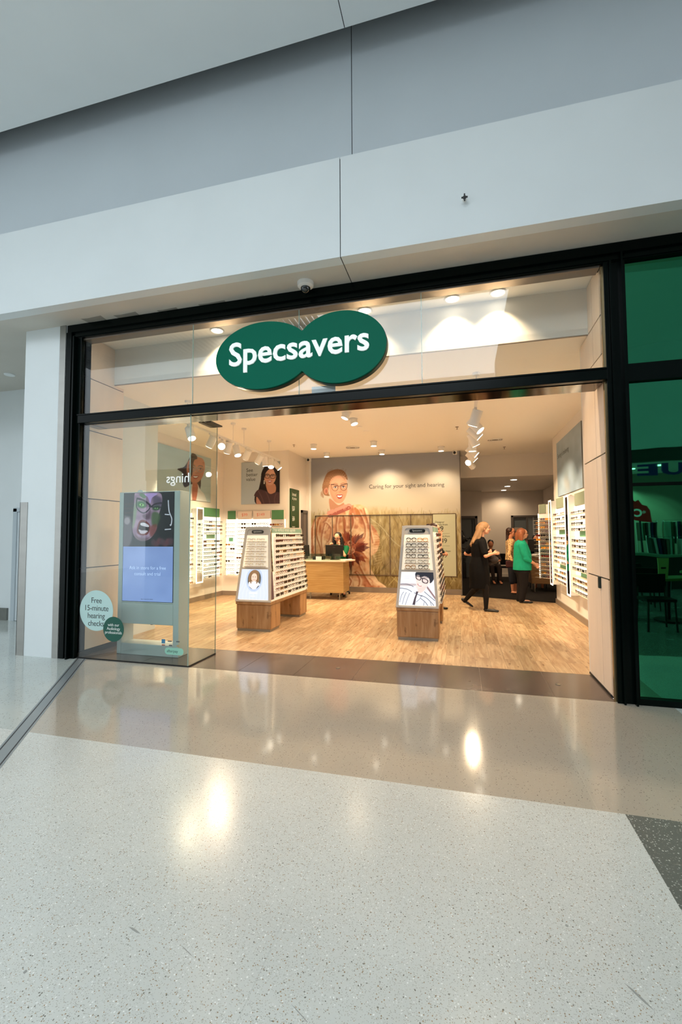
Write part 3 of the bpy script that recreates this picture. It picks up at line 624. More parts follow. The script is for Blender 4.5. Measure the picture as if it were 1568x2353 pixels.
# ============================================================ mall things
sg = thing('shop_sign', 'large green double-oval sign with white lettering Specsavers on the transom glass', 'sign', (-1.57, -.1, 2.88))
def ovals(k, cxl=-1.925, cxr=-1.135, rxl=.555, rzl=.349, rxr=.485, rzr=.360):
    pts = []
    cl, cr = (-1.945, 3.238), (-1.128, 3.236); al, bl, ar, br = .535 + k, .352 + k, .470 + k, .362 + k
    L_ = [(cl[0] + al * math.cos(t), cl[1] + bl * math.sin(t)) for t in np.linspace(0, 2 * PI, 181)[:-1]]
    R_ = [(cr[0] + ar * math.cos(t), cr[1] + br * math.sin(t)) for t in np.linspace(-PI, PI, 181)[:-1]]
    inR = lambda p: ((p[0] - cr[0]) / ar) ** 2 + ((p[1] - cr[1]) / br) ** 2 < 1
    inL = lambda p: ((p[0] - cl[0]) / al) ** 2 + ((p[1] - cl[1]) / bl) ** 2 < 1
    return [p for p in L_ if not inR(p)] + [p for p in R_ if not inL(p)]
fy = lambda a, b, h: (a, h, b)
MB().prism(ovals(0), -.075, -.005, fy).build('sign_body', M_greend, sg)
MB().prism(ovals(-.004), -.10, -.075, fy).build('sign_face', M_green, sg)
mb = MB(); mb.text('Specsavers', (-2.322, -.101, 3.155), (1, 0, .012), (0, 0, 1), 1, width=1.488, bold=.016, ext=.014); mb.build('lettering', M_letter, sg)
MB().box((-1.45, .016, 2.81), (-1.20, .022, 2.90)).build('maker_label', mat('grey_label', (178, 184, 190), 0.4), sg)

cm = thing('dome_camera', 'small white dome security camera under the mall soffit above the sign', 'security camera', (-1.45, -.17, 3.888))
MB().loft([((-1.45, -.17, 3.835), .052, .052), ((-1.45, -.17, 3.85), .078, .078), ((-1.45, -.17, 3.872), .082, .082), ((-1.45, -.17, 3.888), .082, .082)], n=28).build('housing', M_wmetal, cm, smooth=True)
hs_ = [o for o in D.objects if o.name.startswith('housing')][-1]; MB().ell((-1.45, -.17, 3.835), (.048, .048, .05), n=20, half='low').build('dome', mat('smoked_dome', (24, 28, 28), 0.06, spec=1), hs_, smooth=True)
fx = thing('sprinkler', 'small bare sprinkler fitting poking out of the white bulkhead on the right', 'sprinkler', (.07, -.49, 4.19))
MB().cyl((.07, -.479, 4.20), (.07, -.50, 4.20), .022, .016).build('rose', M_wmetal, fx)
mb = MB(); mb.cyl((.07, -.50, 4.20), (.07, -.525, 4.19), .012); mb.cyl((.045, -.53, 4.185), (.095, -.53, 4.185), .007); mb.cyl((.07, -.53, 4.215), (.07, -.53, 4.155), .006); mb.ell((.07, -.53, 4.185), (.016, .012, .014)); mb.build('head', M_dark, fx)

# stickers on the showcase glass
def disc(c, r, y, m, name, par, rz=None, t=.0012):
    return MB().prism([(c[0] + r * math.cos(a), c[1] + (rz or r) * math.sin(a)) for a in np.linspace(0, 2 * PI, 65)[:-1]], y, y - t, fy).build(name, m, par)
st = thing('window_sticker', 'pale aqua round sticker reading Free 15-minute hearing checks on the showcase glass', 'sticker', (-4.026, .003, .32))
disc((-4.026, .55), .228, .003, mat('sticker_aqua', (190, 220, 216), 0.35), 'disc', st)
mb = MB()
for i, s_ in enumerate(('Free', '15-minute', 'hearing', 'checks')): mb.text(s_, (-4.026, .0015, .635 - i * .086), (1, 0, 0), (0, 0, 1), .088, align='CENTER', sp=.93)
mb.build('lettering', M_ink, st)
st = thing('window_sticker', 'small dark green round sticker reading with our Audiology professionals, beside the aqua one', 'sticker', (-3.787, .003, .21))
disc((-3.787, .352), .138, .0015, mat('sticker_dark_green', (6, 84, 68), 0.35), 'disc', st)
mb = MB()
for i, s_ in enumerate(('with our', 'Audiology', 'professionals')): mb.text(s_, (-3.787, .0, .385 - i * .042), (1, 0, 0), (0, 0, 1), .046, align='CENTER', sp=.95)
mb.build('lettering', M_inkw, st)
st = thing('window_sticker', 'mint pill-shaped payment sticker at the lower right of the showcase glass', 'sticker', (-3.03, .003, .13))
MB().prism([(-3.085 + .035 * math.cos(a), .155 + .037 * math.sin(a)) for a in np.linspace(PI / 2, 3 * PI / 2, 13)] + [(-2.925 + .035 * math.cos(a), .155 + .037 * math.sin(a)) for a in np.linspace(-PI / 2, PI / 2, 13)], .003, .0018, fy).build('pill', mat('mint', (150, 206, 186), 0.35), st)
mb = MB(); mb.text('afterpay', (-3.095, .0015, .143), (1, 0, 0), (0, 0, 1), .042); mb.build('lettering', mat('ink_two', (30, 44, 40), .5), st)
st = thing('window_sticker', 'row of tiny payment-card marks above the mint sticker on the showcase glass', 'sticker', (-3.0, .003, .2))
mb = MB()
for x, z, w_, h_, k in ((-3.14, .255, .045, .045, 0), (-3.06, .26, .05, .012, 1), (-2.96, .26, .04, .012, 1), (-3.14, .215, .04, .014, 2), (-3.05, .215, .04, .014, 1), (-2.96, .215, .03, .014, 3)): MB().box((x - w_ / 2, .003, z - h_ / 2), (x + w_ / 2, .0018, z + h_ / 2)).build('card_mark', [mat('card_blue', (70, 130, 165), .5), mat('card_ink', (90, 98, 100), .5), mat('card_red', (170, 110, 96), .5), mat('card_orange', (180, 150, 100), .5)][k], st)

st = thing('window_sticker', 'thin white mirrored lettering on the showcase glass just above the totem', 'sticker', (-3.0, .004, 1.9))  # pale mirrored letters laid flat on the pane, faintly emissive
mb = MB(); mb.text('hings', (-2.84, .0032, 1.975), (-1, 0, 0), (0, 0, 1), .15, sp=.98); mb.build('lettering', mat('ghost_white', (232, 238, 236), .4, emit=.25), st)

# ============================================================ shop lamps
LAMP = 2.85
def lamp_light(parent, kind, loc, aim, power, ang=60, blend=.6, r=.05):
    l = D.lights.new('lamp', 'SPOT'); l.energy = power * LAMP; l.color = WARM; l.spot_size = math.radians(ang); l.spot_blend = blend; l.shadow_soft_size = r
    o = D.objects.new('lamp', l); COL.objects.link(o); o.parent = parent
    M = WM[parent.name].inverted(); a = M @ Vector(loc); b = M @ Vector(aim)
    o.location = a; o.rotation_euler = (b - a).to_track_quat('-Z', 'Y').to_euler(); return o
# recessed downlights in the window soffit
for i, (x, nm) in enumerate(((-2.732, 'leftmost recessed downlight above the transom glass, left of the sign'), (-.964, 'recessed downlight half hidden behind the right oval of the sign'), (-.052, 'recessed downlight above the transom glass, first to the right of the sign'), (.389, 'rightmost recessed downlight above the transom glass'))):
    t = thing('downlight', 'round white ' + nm, 'downlight', (x, .355, 3.80), group='recessed downlights above the transom')
    mb = MB(); mb.tube([(x + .072 * math.cos(a), .355 + .072 * math.sin(a), 3.797) for a in np.linspace(0, 2 * PI, 29)[:-1]], .011, 6, closed=True); mb.build('trim_ring', M_wmetal, t, smooth=True)
    MB().cyl((x, .355, 3.799), (x, .355, 3.793), .062, n=28).build('lens', M_lens, t)
    lamp_light(t, 'SPOT', (x, .355, 3.77), (x, .40, 2.8), 26, 105, .7, .04)
# surface-mounted ceiling spots
def can_spot(x, y, tilt, label, aim, P=60, big=1.0):
    t = thing('ceiling_spotlight', label, 'spotlight', (x, y, 3.33), group='surface-mounted spotlights on the shop ceiling')
    MB().cyl((x, y, 3.33), (x, y, 3.318), .078 * big, n=24).build('ceiling_plate', M_wmetal, t)
    d = Vector((math.sin(tilt), -abs(math.sin(tilt)) * .4, -1)).normalized(); c = Vector((x, y, 3.315)); e = c + d * .085 * big
    h_ = MB().cyl(c, e, .062 * big, n=24).build('housing', M_wmetal, t, smooth=True)
    MB().cyl(e, e + d * .004, .054 * big, n=24).build('lens', M_lens, h_)
    lamp_light(t, 'SPOT', e + d * .02, aim, P, 110, .8); return t
can_spot(-1.731, 2.577, -.4, 'tilted white ceiling spotlight nearest the transom bar in the middle', (-2.4, 2.4, 0), 60)
can_spot(-1.719, 2.972, .3, 'tilted white ceiling spotlight just behind the nearest one', (-1, 2.6, 0), 60)
can_spot(-1.736, 4.875, 0, 'white ceiling spotlight above the middle of the mural, nearer of two', (-1.7, 5.6, 1.2), 60)
can_spot(-1.736, 5.883, 0, 'white ceiling spotlight close to the mural centre', (-1.7, 6.5, 1.4), 45)
can_spot(-3.032, 4.828, 0, 'white ceiling spotlight left of the mural, nearer of two', (-3.0, 5.6, .8), 60)
can_spot(-3.046, 5.842, 0, 'white ceiling spotlight close to the mural beside the left security camera', (-3.0, 6.4, 1.2), 45)
can_spot(-.409, 5.844, 0, 'white ceiling spotlight close to the mural at its right end', (-.5, 6.4, 1.2), 45)
for x, y, lab in ((-2.306, 5.393, 'round ceiling air vent above the mural'), (.692, 5.401, 'round ceiling air vent right of the right-hand track lights')):
    t = thing('ceiling_vent', 'white ' + lab, 'air vent', (x, y, 3.33), group='round ceiling vents')
    mb = MB()
    for r in (.15, .115, .08): mb.tube([(x + r * math.cos(a), y + r * math.sin(a), 3.322) for a in np.linspace(0, 2 * PI, 33)[:-1]], .008, 5, closed=True)
    mb.build('rings', M_wmetal, t, smooth=True); MB().cyl((x, y, 3.33), (x, y, 3.326), .15, n=32).build('backing', M_skirt, t)
for x, y, lab in ((-1.69, 3.904, 'nearer'), (-1.75, 3.55, 'farther')):
    tag(MB().cyl((x, y, 3.33), (x, y, 3.315), .06, .05, 24).build('smoke_detector', M_ceil), 'flat white round detector on the shop ceiling, %s to the mural of the pair' % ('closer' if y > 3.7 else 'less close'), 'detector', 'flat ceiling detectors')
for x, y, lab in ((-3.45, 4.75, 'near the return wall left of the mural'), (-.05, 4.05, 'just left of the right-hand track lights'), (-1.85, 6.2, 'close to the mural top'), (.95, 6.3, 'in front of the header wall over the back room')):
    mb = MB(); mb.cyl((x, y, 3.33), (x, y, 3.324), .03, n=16); mb.cyl((x, y, 3.324), (x, y, 3.29), .006); mb.cyl((x, y, 3.288), (x, y, 3.284), .014)
    tag(mb.build('sprinkler', M_skirt), 'small ceiling sprinkler ' + lab, 'sprinkler', 'small ceiling sprinklers')
for x, lab in ((-3.70, 'left'), (-.12, 'right')):
    t = thing('wall_camera', 'small white camera with a dark lens at the top %s corner of the mural' % lab, 'security camera', (x, 6.5, 3.25), group='cameras over the mural')
    MB().box((x - .05, 6.40, 3.25), (x + .05, 6.515, 3.33), 0, .01).build('housing', M_wmetal, t)
    MB().ell((x + (.0 if x < -1 else -.01), 6.395, 3.275), (.032, .02, .034)).build('lens', M_blk, t, smooth=True)
# track lights
def track(x, y0, y1, z, rods, label):
    t = thing('light_track', label, 'track', (x, (y0 + y1) / 2, z))
    MB().box((x - .018, y0, z), (x + .018, y1, z + .03)).build('rail', M_wmetal, t)
    for y in rods:
        mb = MB(); mb.cyl((x, y, z + .03), (x, y, 3.31), .005, n=6); mb.build('rod', M_wmetal, t); MB().cyl((x, y, 3.30), (x, y, 3.33), .04, .045, 16).build('ceiling_cup', M_wmetal, t)
    return t
track(-3.78, 1.2, 4.75, 2.99, (1.353, 2.69, 3.089, 4.197), 'long white suspended lighting track along the left side of the shop')
track(.20, 1.15, 6.1, 3.02, (1.295, 3.6, 5.8), 'white suspended lighting track along the right side of the shop')
ORD = ['nearest', 'second', 'third', 'fourth', 'fifth', 'sixth', 'seventh', 'eighth', 'ninth', 'tenth', 'eleventh', 'twelfth', 'thirteenth', 'fourteenth', 'fifteenth', 'sixteenth', 'seventeenth', 'eighteenth']
def head(x, y, z, d, label, group, aim=None, P=80, R=.06, L=.19, dy=0, ang=75):
    d = Vector(d).normalized(); t = thing('track_spotlight', label, 'spotlight', (x, y, z), group=group)
    c = Vector((x, y + dy, z - .11)); a = c - d * L * .45; b = c + d * L * .55
    mb = MB(); mb.box((x - .016, y - .06, z - .02), (x + .016, y + .06, z)); mb.cyl((x, y, z - .02), c, .010, n=8); mb.build('bracket', M_wmetal, t)
    h_ = MB().cyl(a, b, R, n=24).build('housing', M_wmetal, t, smooth=True)
    MB().cyl(b, b + d * .004, R * .88, n=24).build('lens', M_lens, h_)
    lamp_light(t, 'SPOT', b + d * .02, aim or (b + d * 2), P, ang, .5); return t
LH = [(1.42, (.5, -.3, -1)), (2.0, (-.6, .1, -1)), (2.3, (.75, -1.2, -.75)), (2.52, (-.4, .3, -1)), (2.82, (.35, -.2, -1)), (3.22, (-.7, .4, -1)), (3.75, (-.7, .2, -.9)), (4.0, (0, .2, -1)), (4.3, (.2, -.5, -1)), (4.58, (.8, .3, -1))]
for i, (y, d) in enumerate(LH):
    head(-3.78, y, 2.99, d, 'white cylinder spotlight, %s%s along the left lighting track' % (ORD[i], ' from the shopfront' if i else ' to the shopfront'), 'spotlights on the left track', P=62 if i != 2 else 30)
RH = [(1.75, (-.35, .3, -1)), (2.2, (.75, -.2, -.9)), (2.65, (.85, .1, -.8)), (3.15, (.45, .25, -1)), (3.6, (0, .1, -1)), (4.25, (.8, 0, -.7)), (4.8, (.8, .1, -.8)), (5.35, (-.5, -.9, -.6)), (5.8, (.7, .6, -.8))]
for i, (y, d) in enumerate(RH):
    head(.20, y, 3.02, d, 'white cylinder spotlight, %s%s along the right lighting track' % (ORD[i], ' from the shopfront' if i else ' to the shopfront'), 'spotlights on the right track', P=62, R=.066, L=.21)
# back-room downlights
for i, (y, lab) in enumerate(((8.03, 'nearest'), (9.68, 'middle'), (10.9, 'farthest'))):
    t = thing('downlight', '%s of three recessed downlights in the dim back-room ceiling' % lab, 'downlight', (1.315, y, 2.79), group='back-room downlights')
    MB().cyl((1.315, y, 2.789), (1.315, y, 2.782), .09, n=24).build('trim_ring', M_wmetal, t); MB().cyl((1.315, y, 2.782), (1.315, y, 2.779), .075, n=24).build('lens', M_lens, t)
    lamp_light(t, 'SPOT', (1.315, y, 2.76), (1.315, y + .1, 0), 16, 150, .8)

# ============================================================ spectacles
FC = {'black': (26, 20, 18), 'tortoiseshell': (92, 48, 22), 'dark red': (116, 30, 22), 'gold': (170, 120, 50), 'pale clear': (190, 182, 168), 'dark brown': (54, 32, 22), 'orange': (226, 150, 40), 'purple grey': (96, 84, 96)}
FM = {k: mat('frame_' + k.replace(' ', '_'), c, .3) for k, c in FC.items()}
M_tint = mat('tinted_lens', (60, 52, 44), .15, spec=.8)
def specs_geo(style, r=.0034, seg=12, lens=False, org=(0, 0, 0), rz=0.0, s=1.0):
    a, b = {'round': (.029, .027), 'square': (.033, .024), 'cat': (.033, .025)}[style]; mb = MB()
    for sx in (-1, 1):
        P = []
        for k in range(seg):
            t = 2 * PI * k / seg; x = math.cos(t); z = math.sin(t)
            if style == 'square': x = math.copysign(abs(x) ** .6, x); z = math.copysign(abs(z) ** .6, z)
            if style == 'cat' and z > 0 and x * sx > 0: x *= 1.1; z *= 1.08
            P.append((sx * .038 + x * a, 0, b + z * b))
        mb.tube(P, [r * (1.5 if p[2] > b * 1.2 else 1) for p in P], 4, closed=True)
        mb.box((sx * .066, -.001, b * 1.35), (sx * .071, .008, b * 1.65)); mb.box((sx * .070, .006, b * 1.3), (-sx * .03, .012, b * 1.5) if sx > 0 else (.05, .015, b * 1.55))
        if lens: mb.add([(p[0], .0015, p[2]) for p in P], [tuple(range(seg))], 1)
    mb.tube([(-.012, 0, b * 1.15), (0, -.002, b * 1.35), (.012, 0, b * 1.15)], r * 1.2, 4)
    c, q = math.cos(rz), math.sin(rz); mb.v = [(org[0] + (x * c - y * q) * s, org[1] + (x * q + y * c) * s, org[2] + z * s) for x, y, z in mb.v]; return mb
PRO = {}
def pro_mesh(style, col, lens, s=1.0, r=.0034):
    k = (style, col, lens, s, r)
    if k not in PRO:
        o = specs_geo(style, r, lens=lens, s=s).build('spectacles', [FM[col], M_tint], org=(0, 0, 0)); PRO[k] = o.data; D.objects.remove(o)
    return PRO[k]
STUFF = MB(); SMAT = [FM[k] for k in FC] + [M_tint]; SIDX = {k: i for i, k in enumerate(FC)}; COUNT = [0]
def specs(loc, rz, style, col, lens, label, group, s=1.0, r=.0034, single=True):
    if single and COUNT[0] < 300:
        COUNT[0] += 1; o = D.objects.new('spectacles', pro_mesh(style, col, lens, s, r)); COL.objects.link(o)
        o.location = loc; o.rotation_euler = (0, 0, rz); WM[o.name] = Matrix.Translation(loc) @ Matrix.Rotation(rz, 4, 'Z'); return tag(o, label, 'spectacles', group)
    g = specs_geo(style, r, 8, lens, loc, rz, s); ci = SIDX[col]; STUFF.add(g.v, g.f, ci)

# ============================================================ tapered display stands
def stand(cx, label, left):
    t = thing('display_stand', label, 'display stand', (cx, 2.58, 0)); hb, ht = .28, .205; y0, y1 = 1.78, 3.38; zb, zt = .43, 1.52
    Y = lambda z: 1.78 + (z - zb) / (zt - zb) * .17; Yb = lambda z: 3.38 - (z - zb) / (zt - zb) * .10; Hx = lambda z: hb + (z - zb) / (zt - zb) * (ht - hb)
    for a, b, nm in ((1.80, 2.16, 'front_plinth'), (3.02, 3.36, 'rear_plinth')):
        MB().box((cx - hb + .005, a, .035), (cx + hb - .005, b, .385), 0, .012).build(nm, M_gwood, t)
        MB().box((cx - hb + .02, a + .012, 0), (cx + hb - .02, b - .012, .036)).build('plinth_base', mat('plinth_grey_metal', (150, 144, 134), .35, .6), t)
    MB().box((cx - hb, y0, .385), (cx + hb, y1, .43), 0, .01).build('wooden_deck', M_gwood, t)
    core = MB().hexa([(cx - hb + .02, Y(zb) + .03, zb), (cx + hb - .02, Y(zb) + .03, zb), (cx + hb - .02, Yb(zb) - .03, zb), (cx - hb + .02, Yb(zb) - .03, zb)], [(cx - ht + .02, Y(zt) + .03, zt - .01), (cx + ht - .02, Y(zt) + .03, zt - .01), (cx + ht - .02, Yb(zt) - .03, zt - .01), (cx - ht + .02, Yb(zt) - .03, zt - .01)])
    core.build('core', M_cream, t)
    # front frame: rounded top, sloping sides, on the sloping front plane
    def F(u, z, d=0.0): return (cx + u, Y(z) - d, z)
    def outline(k): 
        h = Hx(zt) - k; P = [(-(hb - k), zb + k * .6)]
        for a in np.linspace(PI, PI / 2, 6): P.append((-h + .045 + .045 * math.cos(a), zt - k - .045 + .045 * math.sin(a)))
        for a in np.linspace(PI / 2, 0, 6): P.append((h - .045 + .045 * math.cos(a), zt - k - .045 + .045 * math.sin(a)))
        P.append((hb - k, zb + k * .6)); return P
    def frame_ring(k0, k1, fn, d0, d1, name, m):
        A, B = outline(k0), outline(k1); n = len(A); V = [fn(u, z, d0) for u, z in A] + [fn(u, z, d0) for u, z in B] + [fn(u, z, d1) for u, z in A] + [fn(u, z, d1) for u, z in B]; Fc = []
        for i in range(n):
            j = (i + 1) % n; Fc += [(i, j, n + j, n + i), (2 * n + i, 3 * n + i, 3 * n + j, 2 * n + j), (i, 2 * n + i, 2 * n + j, j), (n + i, n + j, 3 * n + j, 3 * n + i)]
        return MB().add(V, Fc).build(name, m, t)
    frame_ring(0, .035, F, .012, -.03, 'front_frame', M_grey)
    def rb(u, z, d=0.0): return (cx + u, Yb(z) + d, z)
    frame_ring(0, .035, rb, .012, -.03, 'rear_frame', M_grey)
    q = lambda u0, u1, z0, z1, d, fn=F: [fn(u0 * Hx(z0), z0, d), fn(u1 * Hx(z0), z0, d), fn(u1 * Hx(z1), z1, d), fn(u0 * Hx(z1), z1, d)]
    def plate(nm, z0, z1, d, m, u=.86, fn=F):
        a = q(-u, u, z0, z1, d, fn); b = q(-u, u, z0, z1, d - .02, fn); return MB().hexa([b[0], b[1], a[1], a[0]], [b[3], b[2], a[2], a[3]]).build(nm, m, t)
    plate('header_panel', 1.395, 1.495, .002, M_grey); hp = plate('shelf_backing', .92, 1.395, .0, M_cream); plate('divider_rail', .895, .922, .010, M_grey, .90)
    bz = MB().prism([(cx + (.075 if left else .085) * a + .022 * math.cos(t_), 1.445 + .024 * math.sin(t_)) for a, r_ in ((1, np.linspace(-PI / 2, PI / 2, 7)), (-1, np.linspace(PI / 2, 3 * PI / 2, 7))) for t_ in r_], Y(1.445) - .004, Y(1.445) - .012, fy).build('badge', M_blk if not left else M_dark, t)
    mb = MB(); mb.text('specsavers' if left else 'Specsavers', (cx, Y(1.445) - .0135, 1.438), (1, 0, 0), (0, 0, 1), .03, align='CENTER'); mb.build('badge_lettering', M_inkw, bz)
    for i in range(6):
        z = 1.30 - i * .0725; h = Hx(z) * .70
        MB().box((cx - h, Y(z) - .045, z - .004), (cx + h, Y(z), z)).build('shelf', mat('thin_brown_shelf', (120, 92, 70), .4), t)
        for j, u in enumerate((-.5, .5)):
            x = cx + u * h * .98; col = 'pale clear' if left else ('black', 'orange', 'black', 'dark brown', 'black', 'purple grey', 'dark brown', 'black', 'pale clear', 'pale clear', 'gold', 'black')[i * 2 + j]
            specs((x, Y(z) - .04, z + .0008), 0, ('round', 'square', 'cat')[(i + j) % 3] if not left else 'round', col, False, '%s spectacles, %s one on the %s front shelf of the %s tapered stand' % (col, ('left', 'right')[j], ('top', 'second', 'third', 'fourth', 'fifth', 'bottom')[i], 'left' if left else 'right'), 'spectacles on the stand fronts', s=.96 if not left else .9, r=.0036 if not left else .0018)
    # side racks
    for sd in (1, -1):
        nm = 'right' if sd > 0 else 'left'
        def S(v, z, d=0.0): return (cx + sd * (Hx(z) + d), v, z)
        def splate(n2, y0_, y1_, z0, z1, d, m, k=1.0):
            yy0 = lambda z: max(y0_, Y(z) + .02); yy1 = lambda z: min(y1_, Yb(z) - .03)
            a = [S(yy0(z0), z0, d), S(yy1(z0), z0, d), S(yy1(z1), z1, d), S(yy0(z1), z1, d)]; b = [S(yy0(z0), z0, d - .02), S(yy1(z0), z0, d - .02), S(yy1(z1), z1, d - .02), S(yy0(z1), z1, d - .02)]
            return MB().hexa([b[0], b[1], a[1], a[0]], [b[3], b[2], a[2], a[3]]).build(n2, m, t)
        splate('side_backing', 1.7, 3.5, .45, 1.42, .0, M_cream); sh = splate('side_header', 1.97, 3.5, 1.43, 1.50, .002, M_hsage)
        splate('side_rail', 1.7, 3.5, 1.497, 1.515, .004, M_grey)
        if left and sd > 0:
            splate('side_mirror', 1.79, 1.93, .86, 1.47, .004, M_mirror); splate('side_strip', 1.79, 1.90, .46, .86, .004, M_plum)
            mb = MB(); mb.text('Free varifocal lenses upgrade', (cx + Hx(1.46) + .0035, 2.02, 1.452), (0, 1, 0), (0, 0, 1), 1, width=.92); mb.build('header_lettering', M_inkw, sh)
        if sd < 0: continue
        ny = 9
        for i in range(12):
            z = 1.365 - i * .0795; ya, yb_ = 2.0 - .02, Yb(z) - .05; ya = Y(z) + .10 if left else Y(z) + .05
            MB().box((cx + sd * Hx(z), ya, z - .003), (cx + sd * (Hx(z) + .042), yb_, z)).build('side_shelf', M_white, t)
            for j in range(ny):
                y = ya + (yb_ - ya) * (j + .5) / ny; k = RNG.rand(); col = 'black' if k < .42 else 'dark brown' if k < .66 else 'dark red' if (k < .78 and j < 6) else 'tortoiseshell' if k < .92 else 'gold'
                if left and i in (1, 5) and j < 3: col = 'dark red'
                specs((cx + sd * (Hx(z) + .036), y, z + .0008), sd * PI / 2, ('square', 'round', 'cat')[RNG.randint(3)], col, RNG.rand() < .35, '%s spectacles, %s from near end, %s shelf down, %s stand side' % (col, ('first' if j == 0 else ORD[j]), ('top' if i == 0 else ORD[i]), 'left' if left else 'right'), 'spectacles on the stand sides', s=.86, r=.0036, single=left or j < 5)
    return t
sL = stand(-2.95, 'tapered spectacle stand on oak plinths with an oval portrait on its front', True)
sR = stand(-.585, 'tapered oak-plinth spectacle stand picturing a young man in a striped shirt', False)
# lit pictures on the stand fronts
def front_pic(A, cx, t):
    zb, zt = .43, 1.52; Y = lambda z: 1.78 + (z - zb) / (zt - zb) * .17; Hx = lambda z: .28 + (z - zb) / (zt - zb) * (.205 - .28)
    o = A.panel('picture', M_glow, t, (cx - .215, Y(.893) - .004, .893), (.43, 0, 0), (0, Y(.462) - Y(.893), .462 - .893), warm=False)
    # follow the taper of the frame
    for v in o.data.vertices:
        z = v.co.z; k = (Hx(z) - .032) / .215; v.co.x *= k
    return o
A = Art([(302, 990), (842, 990), (905, 1560), (258, 1555)], 110, 110, (250, 248, 252))
A.poly([(290, 1195), (540, 1190), (545, 1225), (290, 1230)], (205, 190, 190), 1); A.poly([(745, 1225), (900, 1430), (905, 1480), (735, 1260)], (150, 120, 120), 1, smooth=False)
A.poly([(260, 1560), (275, 1260), (330, 1235), (500, 1240), (560, 1290), (640, 1330), (720, 1320), (800, 1380), (905, 1480), (905, 1560)], (244, 246, 252), 1)
for P in ([(285, 1275), (400, 1285), (480, 1330)], [(300, 1205), (420, 1205), (510, 1245)], [(640, 1395), (740, 1430), (860, 1550)], [(700, 1325), (790, 1400), (880, 1470)], [(640, 1440), (720, 1500), (760, 1560)], [(530, 1345), (600, 1375), (660, 1400)]): A.curve(P, 9, (62, 66, 84))
for P in ([(350, 1340), (310, 1400), (285, 1510)], [(450, 1360), (420, 1430), (380, 1550)], [(560, 1500), (620, 1450), (640, 1410)], [(395, 1345), (360, 1420), (330, 1540)], [(700, 1500), (690, 1560), (688, 1600)], [(800, 1500), (815, 1530), (830, 1570)]): A.curve(P, 7, (100, 104, 120))
A.poly([(545, 1050), (560, 1180), (560, 1260), (600, 1290), (680, 1280), (745, 1225), (790, 1150), (780, 1040), (640, 1010)], (250, 226, 216), 1); A.poly([(600, 1270), (590, 1330), (640, 1345), (700, 1300), (730, 1230)], (246, 216, 206), 1)
A.poly([(545, 1060), (550, 1000), (620, 985), (760, 985), (850, 1000), (845, 1110), (790, 1180), (770, 1100), (700, 1060), (640, 1075), (590, 1040)], (34, 36, 48), 1)
for k in range(9): A.curve([(600 + k * 26, 1000), (590 + k * 24, 1050), (600 + k * 24, 1095)], 8, (30, 32, 44))
A.poly([(552, 1055), (640, 1075), (625, 1135), (560, 1110)], (36, 30, 40), 0); A.poly([(565, 1067), (628, 1083), (615, 1124), (573, 1103)], (238, 214, 206), 0)
A.poly([(660, 1095), (752, 1125), (740, 1185), (662, 1165)], (36, 30, 40), 0); A.poly([(673, 1108), (740, 1133), (728, 1174), (675, 1155)], (240, 216, 208), 0); A.line([(636, 1092), (664, 1102)], 12, (36, 30, 40))
A.curve([(585, 1195), (610, 1225), (645, 1228)], 11, (190, 110, 110)); A.ell(618, 1216, 20, 6, (250, 246, 244), .3)
A.poly([(560, 1320), (600, 1325), (585, 1360), (560, 1440), (545, 1550), (500, 1545), (530, 1440), (555, 1370)], (70, 56, 66), 0, smooth=False)
for i, w in enumerate((120, 180, 100)): A.line([(350, 1062 + i * 20), (350 + w, 1060 + i * 20)], 4, (190, 190, 200))
front_pic(A, -.585, sR)
A = Art([(178, 665), (498, 665), (535, 1030), (145, 1030)], 100, 100, (222, 230, 250))
for k in range(-4, 5): A.curve([(340 + k * 38, 1040), (340 + k * 44, 960), (345 + k * 34, 840), (350 + k * 28, 700)], 6, (236, 241, 254), .7)
A.ell(338, 790, 92, 132, (176, 196, 232)); A.ell(338, 790, 80, 120, (96, 96, 92)); A.noise(22, 26, 3, np.clip(1.3 - ((A.X - 338) / 80) ** 2 - ((A.Y - 790) / 120) ** 2, 0, 1))
A.poly([(285, 700), (330, 672), (380, 695), (392, 760), (385, 820), (290, 830), (268, 770)], (150, 112, 78), 1); A.ell(335, 765, 36, 50, (246, 214, 190)); 
A.poly([(272, 830), (310, 815), (370, 815), (412, 850), (400, 890), (338, 910), (285, 890)], (250, 246, 244), 1); A.poly([(277, 860), (300, 905), (330, 912), (290, 880)], (40, 40, 46), 0); A.poly([(365, 905), (395, 860), (402, 880), (380, 908)], (40, 40, 46), 0)
for sx in (-1, 1): A.ell(335 + sx * 14, 758, 5, 4, (70, 50, 40)); A.curve([(335 + sx * 34, 720), (335 + sx * 42, 780), (335 + sx * 34, 830)], 14, (132, 96, 62), .9)
A.curve([(322, 786), (335, 794), (348, 786)], 5, (180, 80, 76)); A.ell(335, 790, 8, 2.5, (252, 248, 246)); A.ring = None; A.ell(338, 790, 90, 130, (196, 212, 240), ring=9)
A.poly([(296, 945), (378, 945), (378, 960), (296, 960)], (246, 248, 254), 0); A.poly([(310, 985), (362, 985), (362, 993), (310, 993)], (240, 244, 254), 0)
front_pic(A, -2.95, sL)

